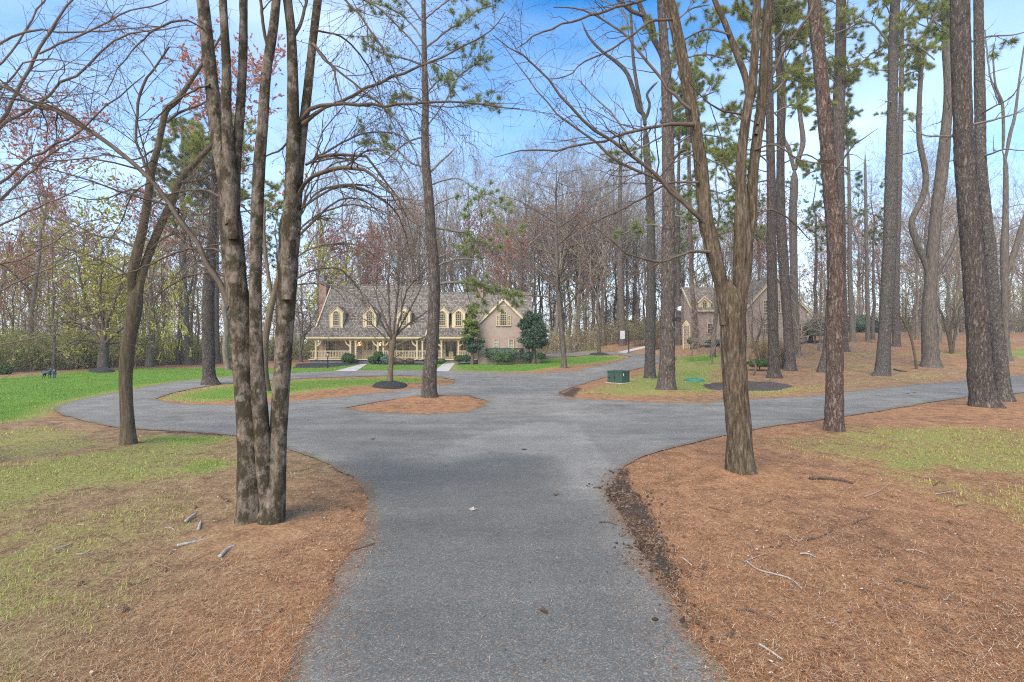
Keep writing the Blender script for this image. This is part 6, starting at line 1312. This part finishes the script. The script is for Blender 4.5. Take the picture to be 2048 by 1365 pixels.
def lamppost(label, u, vb, vt, glass):
    x, y = gpix(u, vb); z = float(hgt(x, y)); h = Z_at(vt, y) - z; t = thing('lamp_post', label, 'lamp post', (x, y, z)); m = MB(); m.tube([(0, 0, -.1), (0, 0, .1), (0, 0, .12), (0, 0, h - .42)], [.07, .07, .045, .04]); m.tube([(0, 0, h - .44), (0, 0, h - .40)], .10); m.build('pole', [BLACKM], t)
    m = MB(); m.tube([(0, 0, h - .40), (0, 0, h - .10)], [.085, .13], 6); m.build('lantern_glass', [glass], t); m = MB(); m.tube([(0, 0, h - .10), (0, 0, h - .04), (0, 0, h)], [.16, .10, .015], 6)
    for q in range(6): a = q * math.pi / 3; m.bar((.09 * math.cos(a), .09 * math.sin(a), h - .40), (.135 * math.cos(a), .135 * math.sin(a), h - .10), .014)
    m.build('lantern_cap', [BLACKM], t)
lamppost('black lamp post with a frosted lantern on the grass in front of the porch', 655.5, 737, 704, LAMPGLASS)
lamppost('black lamp post with a pale lantern by the concrete path up the slope', 1286, 692, 668, WHITEP)
px_, py_ = gpix(1333, 785); cyy = py_ - .1
def mount(u, v, dy=0): return np.array([X_at(u, py_ + dy), py_ + dy, Z_at(v, py_ + dy)])
a0 = mount(1351, 640, -.25); cam_t = thing('security_camera', 'dark security camera on a bracket on the pine trunk, hose hanging below', 'camera', tuple(a0))
m = MB(); m.box((-.20, .02, -.10), (-.03, .30, .08)); m.build('bracket', [GREYM], cam_t)
m = MB(); m.bar((-.16, -.05, .03), (.14, -.18, .06), .10, .10); m.bar((-.05, -.10, -.04), (.10, -.16, -.06), .06, .06); m.build('body', [BLACKM], cam_t); m = MB(); m.tube([(.12, -.17, .06), (.20, -.205, .065)], [.05, .06]); m.build('lens', [BLACKM], cam_t)
m = MB(); m.tube([tuple(x) for x in catmull([(-.17, -.02, -.08), (-.17, -.06, -.22), (-.10, -.06, -.36), (.02, -.02, -.42), (.03, .02, -.60)], 16)], .013, 6); m.build('cable', [GREYM], cam_t)
a1 = mount(1356, 618, 0); fl = thing('flood_light', 'white twin flood light fixed to the pine trunk above the camera', 'flood light', tuple(a1)); m = MB(); m.bar((-.22, 0, 0), (-.02, 0, .03), .05); m.box((-.06, -.03, -.08), (0, .03, .04)); m.build('bracket', [GREYM], fl)
m = MB(); m.tube([(-.02, -.02, .04), (.13, -.08, .05)], [.04, .07]); m.tube([(-.02, -.02, -.04), (.10, -.10, -.07)], [.04, .06]); m.build('lamp_head', [WHITEP], fl)
# ------------------------------------------------------------ bronze statues on the lawn
def skin(name, verts, edges, radii, mat, parent=None, loc=None):
    me = bpy.data.meshes.new(name); me.from_pydata(verts, edges, []); o = link(name, me, mat, parent, loc); md = o.modifiers.new('skin', 'SKIN')
    if not me.skin_vertices: me.attributes.new('skin', 'FLOAT', 'POINT')
    for i, r in enumerate(radii): me.skin_vertices[0].data[i].radius = (r, r); me.skin_vertices[0].data[i].use_root = i == 0
    md.use_smooth_shade = True; s = o.modifiers.new('sub', 'SUBSURF'); s.levels = s.render_levels = 2; return o
sx_, sy_ = gpix(108.5, 757.5); sz_ = float(hgt(sx_, sy_))
st = thing('statue', 'small bronze statue of a standing child in blue trousers reaching to a dog', 'statue', (sx_, sy_, sz_))
cv_ = [(0,0,.34),(0,0,.46),(0,0,.55),(0,0,.60),(0,0,.66),(.0,-.01,.71),(-.09,0,.52),(-.17,-.02,.47),(-.24,-.03,.48),(.085,0,.52),(.11,.01,.42),(.09,-.03,.34),(-.045,0,.31),(-.05,0,.17),(-.05,.0,.03),(-.055,-.05,.015),(.045,0,.31),(.05,0,.17),(.05,0,.03),(.055,-.05,.015)]
ce = [(0,1),(1,2),(2,3),(3,4),(4,5),(2,6),(6,7),(7,8),(2,9),(9,10),(10,11),(0,12),(12,13),(13,14),(14,15),(0,16),(16,17),(17,18),(18,19)]
skin('body', cv_, ce, [.085,.09,.075,.035,.075,.05,.035,.028,.02,.035,.028,.02,.055,.042,.03,.022,.055,.042,.03,.022], BRONZE, st)
skin('trousers', [(0,0,.36),(-.05,0,.28),(-.052,0,.06),(.05,0,.28),(.052,0,.06)], [(0,1),(1,2),(0,3),(3,4)], [.10,.066,.052,.066,.052], BRONZEB, st)
dx_, dy_ = gpix(94, 757.5); dg = thing('statue', 'small dark bronze statue of a dog facing the child figure', 'statue', (dx_, dy_, float(hgt(dx_, dy_))))
dv = [(-.18,0,.42),(.0,0,.40),(.16,0,.42),(.23,0,.53),(.27,0,.61),(.36,0,.58),(-.25,0,.46),(-.36,0,.42),(-.40,0,.45),(-.20,-.06,.28),(-.17,-.06,.17),(-.22,-.06,.12),(-.22,-.06,.02),(-.19,.06,.28),(-.15,.06,.17),(-.20,.06,.12),(-.20,.06,.02),(.17,-.06,.26),(.16,-.06,.14),(.17,-.06,.02),(.19,.06,.26),(.18,.06,.14),(.19,.06,.02),(.24,.05,.67),(.24,-.05,.67)]
de = [(0,1),(1,2),(2,3),(3,4),(4,5),(0,6),(6,7),(7,8),(0,9),(9,10),(10,11),(11,12),(0,13),(13,14),(14,15),(15,16),(2,17),(17,18),(18,19),(2,20),(20,21),(21,22),(4,23),(4,24)]
skin('body', dv, de, [.095,.095,.105,.07,.07,.032,.04,.022,.012,.06,.03,.024,.024,.06,.03,.024,.024,.045,.026,.022,.045,.026,.022,.015,.015], BRONZE, dg)
# ------------------------------------------------------------ fallen logs, sticks, cones, leaves
def lying(name, label, pts, w, mat, cat, seed=0, lift=0.0, twigs=0):
    g = [gpix(u, v) for u, v in pts]; P = np.array([(x, y, float(hgt(x, y)) + .028) for x, y in g]); y0 = P[:, 1].mean(); r = w * y0 / F / 2; P[:, 2] += r * .7 + lift
    o = P.mean(0) - np.array([0, 0, r]); q = catmull(P, max(10, len(pts) * 6)); K = len(q); R = r * (1 - .35 * np.linspace(0, 1, K)) * (1 + .12 * vnoise(np.arange(K) * .6, seed, .5))
    parts = [trunk_mesh(q - o, R, 10, .12, .06, 0, seed)]
    if twigs:
        b, br = spawn(q[None], R[None], twigs / max(.1, np.linalg.norm(q[-1] - q[0])), .2, .9, 40, .35, 5, 0, .1, .5, .0015, lmin=.05, rg=np.random.default_rng(seed)); b[:, :, 2] = np.maximum(b[:, :, 2], float(hgt(*g[0])) + .02)
        if len(br): parts.append(tubes(b - o, br, 4))
    V, Q = merge(parts); n = len(parts[0][0]); S = 10; caps = np.array([list(range(S))[::-1], list(range(n - S, n))])
    return tag(link(name, npmesh(name, V, Q + [caps]), mat, loc=tuple(o)), label, cat)
lying('log', 'short grey broken log, farthest left of the wood pieces by the mossy maple', [(372,1052),(392,1036)], 7, LOGM, 'log', 1)
lying('log', 'small grey log end standing nearly on the reddish chips', [(397,1068),(402,1051)], 6.5, LOGM, 'log', 2)
lying('log', 'reddish brown rotten log pointing at the foot of the mossy maple', [(401,1088),(422,1078),(445,1067)], 6.5, LOGB, 'log', 3)
lying('log', 'long tan barkless stick lying left of the rotten brown log', [(354,1101),(385,1095),(413,1088)], 6.5, LOGM, 'log', 4)
lying('log', 'thin grey plank like stick right of the rotten brown log', [(426,1096),(446,1086),(467,1073)], 4, LOGM, 'stick', 5)
lying('log', 'split grey log with dark ends, nearest the camera by the mossy maple', [(440,1123),(455,1112),(470,1103)], 8, LOGM, 'log', 6)
lying('stick', 'thin mossy twig poking from the needles over the left edge of the drive', [(706,1113),(730,1105),(750,1095)], 2.4, STICKM, 'stick', 7)
lying('stick', 'short dark twig lying on the asphalt beside the churned soil', [(1199,1053),(1216,1054),(1233,1056)], 2.6, STICKM, 'stick', 8)
lying('stick', 'thick dark broken branch right of the forked tree foot', [(1619,962),(1650,963),(1680,966),(1706,972)], 6, STICKM, 'stick', 9, twigs=3)
lying('stick', 'long crooked grey stick on the right needle bed', [(1493,1134),(1517,1151),(1550,1159),(1580,1172),(1604,1188)], 3.6, LOGM, 'stick', 10, twigs=3)
lying('stick', 'pale short stick up slope of the long crooked grey stick', [(1600,1114),(1616,1119),(1632,1124)], 3.4, LOGM, 'stick', 11)
lying('stick', 'pale peeled stick beside the churned soil edge', [(1364,1125),(1384,1140)], 3.4, LOGM, 'stick', 12)
lying('stick', 'brown twig with a cone at its end below the forked tree', [(1418,1020),(1436,1025),(1455,1031)], 2.4, STICKM, 'stick', 13)
lying('stick', 'short forked brown stick right of the long crooked one', [(1574,1157),(1594,1158),(1616,1160)], 3.0, STICKM, 'stick', 14, twigs=2)
lying('stick', 'long dark stick near the bottom edge of the right needle bed', [(1473,1236),(1500,1240),(1530,1247),(1562,1256)], 5, STICKM, 'stick', 15, twigs=2)
lying('stick', 'pale straight stick nearest the camera on the right', [(1518,1311),(1543,1326),(1566,1341)], 4.5, LOGM, 'stick', 16)
lying('stick', 'dark branch piece at the far right of the needle bed', [(1786,1170),(1820,1177),(1856,1188)], 5, STICKM, 'stick', 17, twigs=2)
lying('stick', 'thin tan stick left of the wood pieces by the mossy maple', [(108,1112),(130,1105),(146,1099)], 4, LOGM, 'stick', 18)
lying('stick', 'long thin dark twig along the edge of the left lawn by the drive', [(330,868),(370,868),(410,871),(444,876)], 2.5, STICKM, 'stick', 19)
lying('stick', 'thin brown stick right of the mossy maple, pointing at the drive', [(573,952),(600,946),(640,938)], 2.4, LOGB, 'stick', 20)
lying('stick', 'dark stick lying on the needles far right near the right drive', [(1612,1090),(1640,1085),(1665,1070)], 2.4, STICKM, 'stick', 21, twigs=2)
lying('stick', 'short dark log on the needles beneath the S limbed tree', [(1788,741),(1800,744),(1813,745)], 3.5, STICKM, 'log', 22)
rs = np.random.default_rng(77)
for k in range(44):   # small unnamed twigs scattered over both needle beds
    s = 1 if k % 2 else -1; u = 1024 + s * rs.uniform(420, 950) ; v = rs.uniform(960, 1330); a = rs.uniform(-.5, .5); L = rs.uniform(14, 50)
    if s < 0 and u > 560: u -= 260
    if s > 0 and u < 1420: u += 150
    lying('twig', 'small dry twig scattered on the needle bed ' + ('right of the drive' if s > 0 else 'left of the drive'), [(u, v), (u + L * .5, v + L * a * .5 + rs.normal(0, 2)), (u + L, v + L * a)], rs.uniform(1.6, 2.6), [STICKM, LOGM, LOGB][k % 3], 'twig', 200 + k)['group'] = 'dry twigs scattered ' + ('right' if s > 0 else 'left') + ' of the drive'
def cone_mesh():
    m = MB(); r = np.random.default_rng(4)
    m.tube([(0,0,-.045),(0,0,-.02),(0,0,.02),(0,0,.05)], [.012,.024,.022,.005], 8)
    for k in range(46):
        t = k / 46; z = -.045 + t * .09; R = .034 * math.sin(math.pi * (.18 + .75 * t)) ; a = k * 2.4
        d = np.array([math.cos(a), math.sin(a), .25]); p = np.array([0, 0, z]) + d * R * .4; q = np.array([0, 0, z]) + d * R; s = np.array([-math.sin(a), math.cos(a), 0]) * .011
        m.poly([p - s * .5, q - s, q + np.array([0, 0, .006]) + d * .004, q + s, p + s * .5])
    return m
co_ = None
for u, v, lab in ((1456,1033,'brown pine cone at the tip of the brown twig'),(1368,1082,'brown pine cone close to the middle of the churned soil'),(1604,1062,'brown pine cone up on the right needle bed'),(1621,1085,None),(1378,1157,None),(1648,1282,None),(1893,1279,None),(1700,1240,None),(1760,1100,None),(1540,1010,None),(1330,1010,None),(1900,1050,None),(1980,1150,None),(455,1010,'brown pine cone left of the mossy maple foot'),(390,1022,None),(690,1020,None),(705,1028,None),(160,1180,None),(250,1230,None),(330,1150,None),(560,1240,None)):
    x, y = gpix(u, v); o = cone_mesh().build('pine_cone', [CONE]) if co_ is None else co_.copy()
    if co_ is None: co_ = o
    else: C.objects.link(o)
    o.location = (x, y, float(hgt(x, y)) + .035); o.rotation_euler = (1.4, rs.uniform(-.3, .3), rs.uniform(0, 6.28)); s = rs.uniform(.5, .75); o.scale = (s, s, s)
    side = 'right' if u > 1024 else 'left'; o['label'] = lab or 'pine cone lying among the needles ' + side + ' of the drive'; o['category'] = 'pine cone'; o['group'] = 'pine cones ' + side + ' of the drive' if not lab else 'pine cones'
for k, (u, v, lab) in enumerate(((946,1026,'pale fallen leaf in the middle of the drive'),(1113,994,'tiny dark leaf on the drive near the crossing'),(1088,1237,'small brown leaf on the near asphalt'),(1048,903,'dark leaf crumb where the drive opens'),(745,881,'dark fallen leaf at the left arm of the crossing'),(1815,789,'dark clump of leaves on the right drive, left one'),(1830,787.5,'dark clump of leaves on the right drive, right one'))):
    x, y = gpix(u, v); m = MB(); s = .05 * (1 + y / 20); m.poly([(-s, 0, .012), (-s * .3, -s * .45, .0), (s, -.1 * s, .02), (s * .2, s * .5, .004)]); m.poly([(-s, 0, .014), (s * .2, s * .5, .006), (s * .1, s * .8, .03)])
    o = m.build('fallen_leaf', [LOGM if k == 0 else STICKM], loc=(x, y, float(hgt(x, y)) + .026)); tag(o, lab, 'leaf'); o.rotation_euler[2] = k
# ------------------------------------------------------------ air
hm = bpy.data.materials.new('haze_air'); hm.use_nodes = True; ht = hm.node_tree; ht.nodes.remove(ht.nodes['Principled BSDF'])
pv = ht.nodes.new('ShaderNodeVolumePrincipled'); pv.inputs['Color'].default_value = (.96, .96, .97, 1); pv.inputs['Density'].default_value = .0009; pv.inputs['Anisotropy'].default_value = .2
ht.links.new(pv.outputs[0], ht.nodes['Material Output'].inputs['Volume'])
m = MB(); m.box((-340, -70, -2), (340, 440, 34)); hz_o = m.build('haze', [hm]); hz_o['kind'] = 'stuff'; hz_o['label'] = 'thin pale haze in the air between the trees'; hz_o['category'] = 'haze'
# ------------------------------------------------------------ light, sky, camera
SUN_EL, SUN_AZ = math.radians(44), math.radians(-152)      # azimuth measured from +Y towards +X
w = bpy.data.worlds.new('World'); bpy.context.scene.world = w; w.use_nodes = True; nt = w.node_tree
bg = nt.nodes['Background']
sky = nt.nodes.new('ShaderNodeTexSky'); sky.sky_type = 'NISHITA'; sky.sun_disc = False
sky.sun_elevation = SUN_EL; sky.sun_rotation = SUN_AZ; sky.air_density = 1.0; sky.dust_density = 0.6; sky.ozone_density = 1.6
v = coords(nt, (1, 1, 3.2), 'Generated'); cl = noise(nt, v, 1.3, 4, 0.5)
sx = nt.nodes.new('ShaderNodeSeparateXYZ'); tc = nt.nodes.new('ShaderNodeTexCoord'); nt.links.new(tc.outputs['Generated'], sx.inputs[0])
low = ramp(nt, sx.outputs[2], [(0.0, (.78, .78, .78)), (0.16, (.45, .45, .45)), (0.5, (.05, .05, .05))])
cf = ramp(nt, math_(nt, 'ADD', cl, math_(nt, 'MULTIPLY', low, 0.50)), [(0.42, (0, 0, 0)), (1.0, (1, 1, 1))])
hs = nd(nt, 'ShaderNodeHueSaturation', Saturation=1.5); nt.links.new(sky.outputs[0], hs.inputs['Color'])
skyc = mixc(nt, math_(nt, 'MULTIPLY', cf, 0.85), hs.outputs[0], (5.6, 6.3, 7.2))
nt.links.new(skyc, bg.inputs[0]); bg.inputs[1].default_value = 0.095
sun = bpy.data.lights.new('sun', 'SUN'); sun.energy = 1.7; sun.angle = math.radians(45); sun.color = (1.0, 0.92, 0.79)
so = bpy.data.objects.new('sun', sun); C.objects.link(so)
sdv = Vector((math.sin(SUN_AZ) * math.cos(SUN_EL), math.cos(SUN_AZ) * math.cos(SUN_EL), math.sin(SUN_EL)))
so.rotation_euler = sdv.to_track_quat('Z', 'Y').to_euler(); so.location = (0, -20, 40)
cd = bpy.data.cameras.new('camera'); co = bpy.data.objects.new('camera', cd); C.objects.link(co)
cd.sensor_width = 36; cd.lens = 18; cd.clip_end = 2000; co.location = (0, 0, CAMZ); co.rotation_euler = (math.radians(90), 0, 0)
sc = bpy.context.scene; sc.camera = co
sc.view_settings.view_transform = 'Standard'; sc.view_settings.look = 'None'; sc.view_settings.exposure = 1.63; sc.view_settings.gamma = 1
print('DENOISE', sc.cycles.use_denoising, sc.cycles.filter_width, sc.cycles.use_adaptive_sampling)
sc.cycles.use_denoising = False; sc.cycles.filter_width = 1.15; sc.cycles.use_adaptive_sampling = False
sc.cycles.max_bounces = 5; sc.cycles.diffuse_bounces = 3; sc.cycles.transparent_max_bounces = 4
